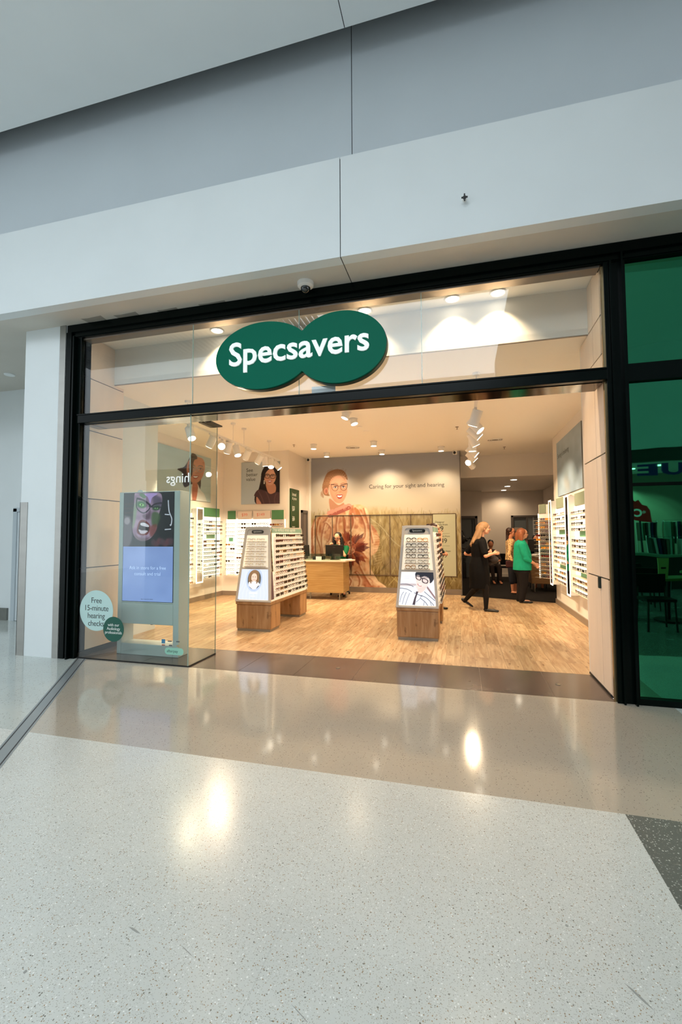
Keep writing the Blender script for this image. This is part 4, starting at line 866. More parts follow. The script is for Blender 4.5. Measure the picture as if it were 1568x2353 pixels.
# ============================================================ mural on the back wall
A = Art([(138, 125), (1480, 68), (1498, 1325), (138, 1305)], 380, 340, (200, 172, 138))
v = A.v[..., None]
sky = np.where(v < .12, np.array([178, 160, 142.]), np.array([206, 176, 138.])); k = np.clip((v - .06) / .3, 0, 1)
A.img = np.array([176, 160, 144.]) * (1 - k) + np.array([212, 182, 142.]) * k
for y0, a in ((170, .5), (255, .35), (210, .3)): A.poly([(138, y0), (500, y0 - 25), (900, y0 - 50), (1480, y0 - 75), (1480, y0 - 50), (900, y0), (400, y0 + 40), (138, y0 + 50)], (158, 148, 142), 7, a)
A.poly([(700, 300), (1480, 240), (1480, 330), (900, 380)], (220, 192, 152), 8, .4)
field = np.clip((A.Y - 590 - 30 * np.sin(A.X / 160)) / 90, 0, 1); A.put(field, (186, 150, 92))
A.put(np.clip((A.Y - 820) / 400, 0, 1) * .7, (160, 122, 62)); A.noise(22, 90, 3, field, .35); A.noise(16, 40, 9, field, .4)
rg = np.random.RandomState(11)
for _ in range(760):
    x = rg.uniform(140, 1495); y = rg.uniform(640, 1330); q = (y - 640) / 690; L = rg.uniform(25, 50 + 90 * min(1, q * 3)); dx = rg.normal(0, .35) * L
    A.line([(x, y), (x + dx, y - L)], rg.uniform(2.5, 5), [(226, 190, 122), (118, 84, 38), (196, 152, 84), (92, 66, 28)][rg.randint(4)], .35 + .35 * q)
A.put(np.clip((A.Y - 1150) / 150, 0, 1) * .35, (96, 70, 28))
for _ in range(60):
    x = rg.uniform(800, 1495); y = rg.uniform(1180, 1330); L = rg.uniform(40, 110); A.line([(x, y), (x + rg.normal(0, .5) * L, y - L)], 6, [(226, 196, 120), (104, 74, 30)][rg.randint(2)], .6)
for _ in range(40):
    x = rg.uniform(140, 330) if rg.rand() < .4 else rg.uniform(700, 1490); A.line([(x, 680), (x + rg.normal(0, 12), 600 + rg.uniform(-20, 30))], 7, (186, 156, 104), .5)
A.curve([(700, 690), (800, 760), (900, 880), (960, 930)], 6, (226, 200, 150), .7)
BL = (236, 176, 122)
A.poly([(136, 1320), (136, 850), (150, 745), (190, 685), (250, 655), (318, 640), (335, 600), (400, 640), (480, 590), (560, 556), (640, 566), (684, 630), (700, 720), (760, 800), (786, 890), (760, 985), (700, 1040), (690, 1100), (725, 1180), (770, 1250), (806, 1330)], BL, 1, smooth=True)
body = A.poly([(136, 1320), (136, 850), (150, 745), (190, 685), (250, 655), (318, 640), (335, 600), (400, 640), (480, 590), (560, 556), (640, 566), (684, 630), (700, 720), (760, 800), (786, 890), (760, 985), (700, 1040), (690, 1100), (725, 1180), (770, 1250), (806, 1330)], BL, 0, ret=True)
A.img = np.where(body[..., None] > 0, A.img, A.img); G = Art(A.q, A.w, A.h, (128, 128, 128)); G.noise(90, 11, 61); G.noise(50, 23, 62); g1 = G.img[..., 0]
G = Art(A.q, A.w, A.h, (128, 128, 128)); G.noise(90, 8, 63, None, 1.6); G.noise(60, 30, 64); g2 = G.img[..., 0]
A.put(body * np.clip((g1 - 140) / 34, 0, 1) * .55, (206, 118, 64)); A.put(body * np.clip((g2 - 152) / 26, 0, 1) * .6, (172, 78, 40)); A.put(body * np.clip((112 - g1) / 34, 0, 1) * .55, (250, 206, 150)); A.noise(14, 60, 22, body, 1.0)
for k in range(70):
    x = rg.uniform(150, 760); y = rg.uniform(640, 1310); 
    if body[min(A.h - 1, int((y - 110) / 1200 * A.h)), min(A.w - 1, int((x - 138) / 1350 * A.w))] < .5: continue
    a = math.atan2(y - 600, (x - 420) * .8) + rg.normal(0, .2); L = rg.uniform(40, 120); A.curve([(x, y), (x + L * .5 * math.cos(a) + 8, y + L * .5 * math.sin(a)), (x + L * math.cos(a), y + L * math.sin(a))], rg.uniform(4, 8), [(180, 98, 52), (248, 202, 148), (150, 72, 38)][k % 3], .5, 2)
for P in ([(180, 700), (150, 800), (160, 1000)], [(230, 690), (190, 820), (230, 960), (250, 1100)], [(300, 680), (240, 860), (270, 1050)], [(260, 720), (330, 780), (300, 900)], [(560, 600), (600, 640), (650, 760), (640, 860)], [(640, 600), (670, 700), (700, 800), (720, 900)], [(450, 660), (455, 760), (470, 860)], [(400, 660), (380, 760), (400, 900)], [(520, 640), (540, 720), (510, 800)], [(600, 1120), (640, 1200), (700, 1290)], [(470, 1210), (520, 1250), (500, 1300)], [(560, 1180), (600, 1240), (590, 1300)]):
    A.curve(P, 12, (164, 84, 44), .75, 2); A.curve([(x + 16, y) for x, y in P], 9, (250, 206, 158), .7, 2)
A.poly([(460, 670), (475, 720), (470, 800), (455, 760)], (170, 78, 40), 1, .8); A.poly([(555, 590), (590, 600), (610, 640), (580, 660)], (190, 110, 56), 1, .8)
for k in range(34):
    a = k / 34 * 2 * PI + .1; r1 = 60 + 60 * rg.rand(); r2 = 130 + 90 * rg.rand(); cx_, cy_ = 520, 965; w = .2
    A.poly([(cx_ + 20 * math.cos(a), cy_ + 20 * math.sin(a)), (cx_ + r2 * .6 * math.cos(a - w), cy_ + r2 * .65 * math.sin(a - w)), (cx_ + r2 * math.cos(a) * .9, cy_ + r2 * math.sin(a)), (cx_ + r2 * .6 * math.cos(a + w), cy_ + r2 * .65 * math.sin(a + w))], [(128, 44, 24), (96, 30, 18), (186, 96, 52), (150, 62, 34)][k % 4], 1, .9, smooth=False)
for k in range(9): A.ell(505 + 40 * math.cos(k * .7), 955 + 45 * math.sin(k * .7), 17, 17, (214, 140, 98) if k % 2 else (180, 92, 60), ring=6)
A.poly([(318, 500), (325, 600), (350, 640), (400, 640), (450, 600), (455, 540), (400, 560)], (196, 128, 88), 1)
for k in range(16): x = 322 + k * 12; A.ell(x, 640 - 4.5 * k + rg.uniform(-10, 10), 20, 17, (222, 142, 110), ring=7); A.ell(x, 662 - 5 * k, 13, 11, (170, 84, 62), ring=6)
A.poly([(250, 385), (275, 310), (300, 262), (350, 238), (402, 230), (450, 245), (482, 290), (486, 325), (440, 290), (380, 300), (335, 340), (312, 400), (310, 450), (320, 475), (290, 474), (262, 458)], (150, 98, 60), 1)
for k in range(13): A.curve([(262 + k * 15, 420 - k * 10), (275 + k * 14, 330 - k * 5), (320 + k * 12, 262 + k * 2)], 4, (196, 146, 96) if k % 2 else (112, 66, 40), .7)
A.ell(286, 430, 20, 32, (200, 126, 90)); A.ell(288, 432, 10, 20, (160, 88, 60), soft=.5)
face(A, 402, 408, 272, -.04, (214, 146, 104), turn=.5, spec='cat', wx=.84, ft=.62, frame=(70, 40, 28), lips=(172, 66, 52), brow=(120, 74, 48), dark=(186, 118, 80))
A.line([(322, 366), (285, 392)], 7, (70, 40, 28))
hp = [(250, 400), (268, 320), (300, 262), (350, 236), (402, 228), (452, 243), (484, 288), (490, 330), (462, 296), (420, 286), (372, 292), (338, 318), (318, 360), (306, 402), (296, 392), (270, 410)]
A.poly(hp, (150, 96, 58), 1)
for k in range(46):
    q = k / 45; x0 = 252 + 236 * q; y0 = 400 - 150 * math.sin(q * 2.6) ** .8; x1 = 318 + 150 * q; y1 = 372 - 90 * math.sin(q * 2.7)
    A.curve([(x0, y0 - 8), ((x0 + x1) / 2 - 8, min(y0, y1) - 6 + 10 * (k % 3)), (x1, y1)], 2.6, [(206, 158, 104), (104, 60, 36), (178, 124, 76)][k % 3], .6, 1)
for k in range(14): A.curve([(300 + k * 13, 262 - 2 * k % 5), (306 + k * 13, 236 - (k % 4) * 5)], 2.4, (140, 90, 54), .8)
for k in range(9): A.curve([(262, 420 + k * 5), (246 - k % 3 * 6, 440 + k * 4), (262, 470 + k * 3)], 2.4, (150, 96, 60), .7)
mu = thing('mural', 'large printed mural of a smiling woman in cat-eye glasses and peach blouse', 'mural', (-1.9, 6.51, .12))
MB().box((-3.72, 6.508, .121), (-.02, 6.52, 3.33)).build('backing', M_white, mu)
A.panel('picture', M_print, mu, (-3.66, 6.5045, 3.325), (3.64, 0, 0), (0, 0, -3.2))
mb = MB().text('Caring for your sight and hearing', (-2.172, 6.503, 2.515), (1, 0, 0), (0, 0, 1), 1, width=1.79); mb.build('lettering', M_ink, mu)
# glazed cupboards standing flush in front of the mural's lower half
cx_ = [-3.546, -3.10, -2.63, -2.15, -1.665, -1.17, -.655, -.128]
cb = thing('glazed_cupboard', 'row of seven flush clear glass panels in thin brown frames over the lower mural', 'glass panels', (-1.85, 6.50, .42))
mb = MB(); mb.box((-3.546, 6.488, 1.862), (-.128, 6.503, 1.878)); mb.box((-3.546, 6.488, .412), (-.128, 6.503, .428))
for x in cx_: mb.box((x - .009, 6.488, .42), (x + .009, 6.503, 1.87))
mb.build('frame', mat('brown_frame', (92, 74, 56), .4), cb)
for i, (a, b) in enumerate(zip(cx_[:-1], cx_[1:])):
    p = MB().box((a + .009, 6.490, .428), (b - .009, 6.494, 1.862)).build('panel', G_door if i < 6 else mat('cream_price_panel', (214, 192, 140), .35, warm=True, coat=.3), cb)
    if i == 6:
        mb = MB()
        for s_, z, h in (('Designer', 1.66, .062), ('glasses from', 1.60, .062), ('$', 1.51, .10), (' 89', 1.475, .16), ('Two pairs from', 1.33, .056), ('$', 1.225, .10), (' 149', 1.19, .16), ('One pair', 1.045, .056), ('multifocals from', .985, .056), ('$', .89, .10), (' 149', .855, .16)):
            mb.text(s_, (-.60 if s_ != '$' else -.605, 6.4885, z), (1, 0, 0), (0, 0, 1), h, sp=.95)
        for z in (1.41, 1.125): mb.box((-.59, 6.488, z), (-.27, 6.4895, z + .004))
        mb.build('price_lettering', M_ink, p)

# ============================================================ posters
def poster(name, label, A, tl, right, down, nrm, txt=None, cat='poster'):
    tl, right, down, nrm = map(Vector, (tl, right, down, nrm)); c = tl + right / 2 + down; t = thing(name, label, cat, c)
    q = [tl, tl + right, tl + right + down, tl + down]; b = [p - nrm * .022 for p in q]
    MB().hexa([b[3], b[2], q[2], q[3]], [b[0], b[1], q[1], q[0]]).build('board', mat('poster_edge', (110, 110, 104), .4), t)
    A.panel('picture', M_print, t, tl + nrm * .001, right, down)
    if txt: mb = MB(); [mb.text(s_, tl + right * u + down * v_ + nrm * .002, right, -down, 1, width=w) for s_, u, v_, w in txt]; mb.build('lettering', M_ink, t)
    return t
# "See better value", back-left wall: sketch frame (720,570)-(1122,1000)
A = Art([(718, 572), (1124, 558), (1124, 1000), (714, 1006)], 120, 120, (200, 190, 170)); A.put(np.clip((A.Y - 600) / 500, 0, 1), (190, 188, 178)); A.put(np.clip((A.Y - 850) / 200, 0, 1) * .5, (214, 204, 186))
A.poly([(970, 616), (1020, 600), (1080, 620), (1124, 660), (1130, 1010), (1000, 1010), (880, 1000), (862, 930), (900, 860), (925, 760), (935, 680)], (30, 18, 16), 1)
A.poly([(985, 780), (990, 850), (1020, 900), (1080, 880), (1075, 800)], (206, 134, 96), 1)
A.poly([(856, 915), (880, 870), (915, 852), (985, 870), (1030, 900), (1090, 880), (1130, 900), (1130, 1010), (935, 1010), (890, 985), (880, 930)], (86, 52, 48), 1)
for P in ([(900, 870), (930, 920), (960, 1000)], [(980, 880), (1010, 940), (1020, 1000)], [(1090, 900), (1070, 950), (1080, 1000)]): A.curve(P, 6, (128, 84, 74), .8, 2)
A.poly([(880, 930), (905, 950), (935, 1010), (885, 1010)], (214, 140, 104), 1)
face(A, 1022, 724, 170, .06, (222, 154, 114), turn=.1, spec='square', frame=(20, 14, 14), lips=(176, 60, 52), brow=(30, 20, 18))
A.poly([(965, 640), (1000, 616), (1040, 622), (980, 680), (955, 790), (940, 850), (930, 760)], (30, 18, 16), 1); A.poly([(1060, 640), (1112, 680), (1124, 820), (1095, 860), (1092, 740)], (30, 18, 16), 1)
for y in (765, 780, 790): A.ell(963, y, 6, 7, (236, 214, 180))
poster('poster', 'square poster reading See better value with a black-haired woman in black glasses', A, (-4.964, 5.277, 3.09), (.962, 0, 0), (0, 0, -.98), (0, -1, 0),
       [('See', .13, .23, .165), ('better', .13, .335, .285), ('value', .13, .445, .235)])
# left wall poster "... with you"
A = Art([(326, 1006), (485, 1058), (483, 1155), (326, 1120)], 150, 90, (190, 196, 180)); A.noise(10, 4, 5); A.put(np.clip((A.v - .1), 0, 1) * .6, (206, 198, 172))
for k in range(5): A.poly([(330, 1015 + k * 20), (380, 1030 + k * 18), (480, 1070 + k * 10), (480, 1076 + k * 10), (380, 1042 + k * 18)], (206, 212, 196), 4, .5)
def m2(P): return [(140 + x * .2719, 920 + y * .2719) for x, y in P]
A.poly(m2([(1085, 470), (1110, 455), (1150, 500), (1168, 560), (1172, 680), (1160, 750), (1120, 760), (1095, 700), (1040, 720), (1020, 680), (1020, 610), (980, 575), (1030, 560), (1060, 520)]), (48, 32, 28), 1)
A.poly(m2([(1100, 690), (1090, 850), (1200, 862), (1225, 860), (1200, 790), (1165, 750), (1140, 700)]), (244, 220, 190), 1); A.poly(m2([(1100, 680), (1098, 850), (1125, 840), (1145, 740), (1135, 690)]), (196, 110, 76), 1)
face(A, 140 + 1127 * .2719, 920 + 590 * .2719, 56, .12, (204, 130, 94), turn=.2, spec='round', frame=(150, 140, 120), lips=(160, 60, 50), brow=(50, 30, 26))
A.poly(m2([(1088, 480), (1115, 470), (1140, 500), (1110, 520), (1098, 620), (1080, 640), (1070, 560)]), (44, 30, 26), 1)
poster('poster', 'wide pale green poster of a laughing woman with windblown dark hair on the left wall', A, (-5.427, 2.20, 3.12), (0, 2.52, 0), (0, 0, -.99), (1, 0, 0), [('with you', .02, .22, .50)])
# right wall poster
A = Art([(0, 0), (100, 0), (100, 55), (0, 55)], 120, 70, (168, 172, 164)); A.noise(16, 4, 8); A.noise(8, 10, 9); A.put(np.clip(.9 - A.v, 0, 1) * .4, (186, 178, 158)); A.poly([(30, 40), (40, 50), (55, 52), (46, 40)], (190, 160, 130), 4, .5)
poster('poster', 'wide blue-grey sky poster reading Seeing is believing on the right wall', A, (1.797, 5.15, 3.13), (0, -1.85, 0), (0, 0, -1.03), (-1, 0, 0), [('Seeing is believing', .045, .30, .92)])
A = Art([(0, 0), (10, 0), (10, 10), (0, 10)], 40, 40, (96, 74, 66)); A.noise(30, 6, 4)
poster('poster', 'dark brown picture on the back-room side wall behind the right display racks', A, (2.53, 7.6, 2.25), (0, -1.3, 0), (0, 0, -.9), (-1, 0, 0))
# tall green price sign on the return wall
t = thing('price_sign', 'tall narrow dark green price sign standing against the return wall left of the mural', 'sign', (-3.75, 5.65, .3))
MB().box((-3.79, 5.36, .10), (-3.755, 5.90, 2.46)).build('board', M_hgreend, t); mb = MB()
for s_, z, w_ in (('brand', 2.30, .24), ('& price', 2.21, .27), ('glasses', 2.03, .16), ('$69', 1.95, .15), ('designer', 1.80, .16), ('$89', 1.72, .15), ('two pairs', 1.57, .18), ('$149', 1.49, .16), ('multifocal', 1.33, .18), ('$149', 1.25, .16)):
    mb.text(s_, (-3.7535, 5.44, z), (0, 1, 0), (0, 0, 1), 1, width=w_)
mb.build('lettering', M_inkw, t)
MB().box((-3.79, 5.34, 0), (-3.70, 5.92, .10)).build('foot', M_blk, t)

# ============================================================ wall racks, mirrors
RN = ['top', 'second', 'third', 'fourth', 'fifth', 'sixth', 'seventh', 'eighth', 'ninth', 'tenth', 'eleventh', 'twelfth', 'thirteenth', 'fourteenth', 'fifteenth', 'sixteenth']
RL = set()
def rack(p0, p1, z0, z1, label, where, rows=14, ny=7, head='sage', single=False, special=None, s=.8, dep=.10, hz=.19, light=True, cols=('black', 'dark brown', 'tortoiseshell', 'black', 'gold', 'dark brown')):
    'p0 to p1: floor line of the lit panel, the room on its left-hand side when walking from p0 to p1'
    p0, p1 = Vector((*p0, 0)), Vector((*p1, 0)); d = (p1 - p0); L = d.length; d.normalize(); n = Vector((-d.y, d.x, 0)); c = (p0 + p1) / 2; t = thing('display_rack', label, 'display rack', (c.x, c.y, z0))
    def bx(u0, u1, w0, w1, a, b, nm, m, par=t):
        Q = [p0 + d * u + n * w for u, w in ((u0, w0), (u1, w0), (u1, w1), (u0, w1))]
        return MB().hexa([(q.x, q.y, a) for q in Q], [(q.x, q.y, b) for q in Q]).build(nm, m, par)
    bx(0, L, 0, .03, z0, z1, 'lit_panel', M_lit if light else M_white); bx(-.012, 0, 0, .045, z0 - .01, z1 + .01, 'side_edge', M_litf); bx(L, L + .012, 0, .045, z0 - .01, z1 + .01, 'side_edge', M_litf)
    hb = bx(0, L, 0, .035, z1 + .0, z1 + hz, 'header_board', mat('pale_header', (226, 212, 202), .5)); 
    hm = {'sage': mat('sage_card', (130, 140, 118), .5), 'green': M_hgreen, 'pink': None}[head]
    if hm: 
        hh = bx(L * .48 if head == 'sage' else .02, L - .02, .035, .045, z1 + .01, z1 + hz + .01, 'header_card', hm)
    ang = math.atan2(n.x, -n.y); zs = np.linspace(z1 - .13, z0 + .015, rows)
    for i, z in enumerate(zs):
        bx(-.015, L + .015, .03, .03 + dep, z - .004, z, 'shelf', mat('rack_shelf', (214, 200, 178), .4))
        if special and i in special:
            q = bx(L * .3, L * .75, .05, .055, z + .0005, z + .085, 'shelf_card', mat('mint_card', (120, 196, 160), .4)); continue
        for j in range(ny):
            if RNG.rand() < .06: continue
            u = L * (j + .5) / ny; q = p0 + d * u + n * (.03 + dep * .72); col = cols[RNG.randint(len(cols))]
            specs((q.x, q.y, z + .0008), ang, ('square', 'round', 'cat')[RNG.randint(3)], col, RNG.rand() < .3, '%s spectacles, %s from the near end, %s shelf of the %s' % (col, 'first' if j == 0 else ORD[j], RN[i], where), 'spectacles on the wall racks', s=s, r=.0034, single=single)
    return t
def mirror(p0, p1, z0, z1, label, wood=False):
    p0, p1 = Vector((*p0, 0)), Vector((*p1, 0)); d = (p1 - p0); L = d.length; d.normalize(); n = Vector((-d.y, d.x, 0)); c = (p0 + p1) / 2; p0 += n * .12; p1 += n * .12; t = thing('wall_mirror', label, 'mirror', (c.x, c.y, z0), group='narrow lit mirrors')
    def bx(u0, u1, w0, w1, a, b, nm, m):
        Q = [p0 + d * u + n * w for u, w in ((u0, w0), (u1, w0), (u1, w1), (u0, w1))]
        return MB().hexa([(q.x, q.y, a) for q in Q], [(q.x, q.y, b) for q in Q]).build(nm, m, t)
    k = .03; A_ = MB()
    for a in ((0, k, z0, z1), (L - k, L, z0, z1), (k, L - k, z0, z0 + k), (k, L - k, z1 - k, z1)):
        Q = [p0 + d * u + n * w for u, w in ((a[0], 0), (a[1], 0), (a[1], .008), (a[0], .008))]; A_.hexa([(q.x, q.y, a[2]) for q in Q], [(q.x, q.y, a[3]) for q in Q])
    bx(.02, L - .02, -.12, 0, z0 + .02, z1 - .02, 'back_box', M_white)
    A_.build('lit_frame', M_litf, t); bx(k, L - k, .001, .005, z0 + k, z1 - k, 'mirror_glass', M_mirror); return t
# right wall, from the entrance inwards (room is towards -x, so walk from far to near... near to far puts it on the left)
XR = 1.80
rack((XR, 2.35), (XR, 3.68), .47, 1.83, 'lit wall rack nearest the entrance on the right wall, beside the reveal panels', 'nearest right-wall rack', rows=15, ny=9, single=True, special={4: 1, 11: 1})
mirror((XR, 3.74), (XR, 3.99), .38, 2.03, 'narrow white lit-edged mirror between the two nearer racks on the right wall')
rack((XR, 4.02), (XR, 5.14), .50, 1.86, 'second lit wall rack along the right wall, under the far end of the sky poster', 'second right-wall rack', rows=15, ny=7, single=True, special={4: 1, 11: 1})
mirror((XR, 5.2), (XR, 5.45), .40, 2.05, 'narrow white lit-edged mirror at the far end of the right wall')
rack((1.79, 5.50), (1.57, 5.80), .50, 1.80, 'angled open rack of colourful sunglasses at the far end of the right wall', 'angled far rack', rows=15, ny=3, dep=.13, cols=('orange', 'black', 'dark red', 'purple grey', 'gold', 'black'), light=False)
# left wall
XL = -5.425
rack((XL, 5.05), (XL, 4.28), .46, 1.80, 'lit wall rack with green header at the far end of the left wall', 'far left-wall rack', rows=15, ny=7, head='green', special={4: 1})
mirror((XL, 4.24), (XL, 3.98), .40, 1.98, 'narrow white lit-edged mirror on the left wall between racks')
rack((XL, 3.92), (XL, 3.05), .40, 1.85, 'lit wall rack on the left wall seen just beside the totem', 'near left-wall rack', rows=15, ny=6)
# back-left wall (room is towards -y)
YB = 5.27
rack((-4.22, YB), (-4.64, YB), .50, 1.76, 'lit rack with a pink price 149 on its header on the back-left wall', 'rack under 149', rows=14, ny=4, head='pink')
rack((-4.67, YB), (-5.02, YB), .50, 1.76, 'lit rack with pink $99 header on the back-left wall, left of the $149 rack', 'rack under 99', rows=14, ny=3, head='pink')
rack((-5.06, YB), (-5.30, YB), .48, 1.76, 'narrow bright lit rack with green header at the left end of the back-left wall', 'narrow rack', rows=13, ny=2, head='green', special={4: 1})
rack((-3.86, YB), (-4.19, YB), .50, 1.74, 'rack of brown lens cases with green header at the right end of the back-left wall', 'case rack', rows=13, ny=3, head='green', cols=('tortoiseshell', 'gold', 'dark red'), light=False, hz=.21)
mb = MB(); mb.text('$99', (-4.93, YB - .0365, 1.83), (1, 0, 0), (0, 0, 1), .10); tag(mb.build('price_lettering', M_inkp), 'small pink $99 lettering on the back-left rack header, left of the $149', 'price lettering')
mb = MB(); mb.text('$149', (-4.55, YB - .0365, 1.83), (1, 0, 0), (0, 0, 1), .10); tag(mb.build('price_lettering', M_inkp), 'small pink $149 lettering on the back-left rack header, beside the green case rack', 'price lettering')

# ============================================================ digital totem in the showcase
tt = thing('digital_totem', 'pale grey free-standing digital totem showing a shouting painted face above a blue panel', 'digital display', (-3.575, .39, 0))
TG = mat('totem_pale_grey', (196, 204, 202), .3)
x0, x1, ya, yb_ = -3.992, -3.155, .29, .50
def bar(nm, a, b, bev=.006): return MB().box(a, b, 0, bev).build(nm, TG, tt)
bar('left_post', (x0, ya, .0), (x0 + .06, yb_, 1.92)); bar('right_post', (x1 - .075, ya, .0), (x1, yb_, 1.92)); bar('foot_bar', (x0 + .06, ya, .0), (x1 - .075, yb_, .13)); bar('lower_panel', (x0 + .06, ya, .36), (x1 - .075, yb_, .60)); bar('screen_case', (x0 + .06, ya + .006, .60), (x1 - .075, yb_, 1.92))
MB().cyl((-3.75, .35, 1.90), (-3.75, .43, 1.90), .05, n=24).build('top_sensor', TG, tt)
MB().cyl((-3.56, .36, .345), (-3.56, .36, .36), .018, n=14).build('lower_lock', M_blk, tt)
S0, S1, Z0, ZM, Z1 = -3.925, -3.238, .625, 1.268, 1.905
MB().box((S0 - .004, ya - .001, Z0 - .004), (S1 + .004, ya + .006, Z1 + .004)).build('bezel', M_blk, tt)
A = Art([(555, 170), (1212, 158), (1204, 845), (549, 843)], 170, 170, (22, 20, 26)); 
for k in range(5): A.poly([(560, 300 + k * 55), (680, 295 + k * 55), (680, 310 + k * 55), (560, 318 + k * 55)], (62, 40, 36), 1, .8, smooth=False)
A.poly([(556, 480), (590, 455), (640, 470), (665, 560), (668, 740), (620, 845), (550, 845)], (96, 90, 98), 2); A.ell(600, 520, 38, 46, (150, 142, 150), soft=.3)
A.poly([(700, 172), (760, 165), (1010, 165), (1060, 230), (1050, 330), (1010, 480), (990, 620), (930, 720), (860, 765), (770, 765), (700, 715), (672, 620), (680, 470), (690, 330)], (150, 124, 150), 1)
face_m = A.poly([(700, 172), (760, 165), (1010, 165), (1060, 230), (1050, 330), (1010, 480), (990, 620), (930, 720), (860, 765), (770, 765), (700, 715), (672, 620), (680, 470), (690, 330)], (0, 0, 0), 0, ret=True); A.noise(26, 12, 31, face_m)
A.poly([(690, 330), (740, 250), (720, 460), (700, 560), (672, 620), (678, 470)], (120, 148, 112), 2, .8); A.poly([(930, 430), (990, 410), (1040, 470), (985, 600), (930, 560)], (58, 84, 44), 2, .85); A.poly([(940, 200), (1040, 230), (1050, 330), (960, 340)], (60, 50, 74), 3, .7)
A.poly([(820, 190), (870, 220), (905, 300), (930, 230), (1000, 180), (900, 172)], (176, 150, 214), 1, .9); A.poly([(760, 190), (800, 170), (850, 210), (820, 240)], (64, 110, 60), 1, .8)
A.ell(790, 315, 62, 44, (52, 104, 56), .2, .3); A.ell(792, 318, 30, 16, (150, 210, 120), .2, .2); A.ell(792, 318, 11, 11, (16, 30, 16)); A.ell(985, 360, 52, 30, (40, 66, 40), -.15, .4); A.ell(985, 362, 22, 11, (130, 180, 110), 0, .2); A.ell(985, 362, 8, 8, (14, 20, 14))
A.curve([(735, 240), (820, 262), (905, 330)], 22, (40, 24, 40)); A.curve([(925, 345), (970, 310), (1050, 300)], 20, (36, 24, 40))
A.curve([(728, 240), (722, 330), (750, 385), (815, 420), (870, 395), (903, 340), (850, 275), (728, 240)], 13, (22, 22, 34)); A.curve([(900, 335), (925, 345), (1050, 350)], 12, (22, 22, 34))
A.poly([(905, 345), (880, 430), (820, 440), (805, 465), (850, 500), (905, 480)], (80, 54, 72), 2, .8)
A.poly([(770, 520), (830, 510), (895, 560), (905, 620), (870, 690), (790, 700), (735, 665), (740, 590)], (112, 46, 44), 1); A.poly([(778, 545), (830, 535), (885, 580), (890, 630), (860, 668), (790, 675), (752, 650), (758, 590)], (34, 14, 18), 0)
A.poly([(782, 548), (830, 545), (886, 575), (884, 598), (835, 590), (784, 574)], (232, 230, 240), 0); A.poly([(755, 628), (800, 640), (860, 640), (872, 655), (830, 680), (780, 676)], (216, 210, 222), 0)
for k in range(6): A.line([(796 + k * 16, 548 + k * 4), (796 + k * 16, 590 + k * 2)], 3, (120, 110, 130)); A.line([(772 + k * 17, 634), (772 + k * 17, 676)], 3, (130, 116, 136))
A.poly([(905, 600), (985, 560), (990, 640), (930, 720), (900, 690)], (116, 44, 36), 2, .7); A.poly([(700, 690), (770, 730), (860, 740), (930, 700), (860, 765), (760, 768)], (96, 74, 82), 2, .8)
for P in ([(1140, 270), (1150, 400), (1185, 500), (1165, 570)], [(1100, 440), (1150, 445)], [(1100, 630), (1170, 625)]): A.curve(P, 12, (214, 220, 236))
for k in range(7): A.ell(950 + k * 38, 790 + 20 * math.sin(k * 2), 34, 42, (70 + 10 * (k % 3), 46, 56), soft=.6)
A.panel('screen_picture', M_screen, tt, (S0, ya - .002, Z1), (S1 - S0, 0, 0), (0, 0, ZM - Z1), warm=False)
A = Art([(0, 0), (1, 0), (1, 1), (0, 1)], 60, 60, (142, 166, 226)); A.noise(9, 4, 41); A.put(np.clip(A.v, 0, 1) * .35, (120, 156, 230))
sp_ = A.panel('screen_panel', M_screen, tt, (S0, ya - .002, ZM), (S1 - S0, 0, 0), (0, 0, Z0 - ZM), warm=False)
mb = MB(); mb.text('Ask in store for a free', (-3.58, ya - .004, 1.0), (1, 0, 0), (0, 0, 1), .056, align='CENTER'); mb.text('consult and trial', (-3.58, ya - .004, .93), (1, 0, 0), (0, 0, 1), .056, align='CENTER')
mb.build('screen_lettering', mat('screen_ink', (176, 194, 236), .5, emit=.8, ecol=(190, 206, 242)), tt)
mb = MB(); mb.text('See in store for details', (-3.58, ya - .004, .648), (1, 0, 0), (0, 0, 1), .018, align='CENTER'); mb.build('small_print', M_ink, tt)

# ============================================================ reception desk
dk = thing('reception_desk', 'bamboo-veneered reception desk with a cream top and glass upstand on steel legs', 'desk', (-3.0, 5.4, 0))
MB().box((-3.72, 5.10, .15), (-2.46, 5.125, .81)).build('front_panel', M_deskw, dk); MB().box((-2.485, 5.125, .15), (-2.46, 5.62, .81)).build('side_panel', M_deskw, dk); MB().box((-3.72, 5.125, .15), (-3.695, 5.62, .81)).build('side_panel', M_deskw, dk)
MB().box((-3.74, 5.07, .81), (-2.40, 5.66, .845), 0, .006).build('desk_top', M_ctop, dk); MB().box((-3.72, 5.13, .16), (-2.49, 5.6, .18)).build('bottom_shelf', M_deskw, dk)
mb = MB().prism([(-2.40, 5.20), (-2.30, 5.24), (-2.27, 5.36), (-2.30, 5.55), (-2.40, 5.62)], .822, .845); mb.build('side_tray', M_ctop, dk)
for x, y in ((-3.35, 5.16), (-3.22, 5.16), (-2.56, 5.16), (-3.6, 5.55), (-2.52, 5.56)): MB().cyl((x, y, 0), (x, y, .15), .016, n=12).build('leg', M_steel, dk)
MB().box((-3.70, 5.09, .845), (-2.52, 5.098, .985)).build('glass_upstand', G_desk, dk)
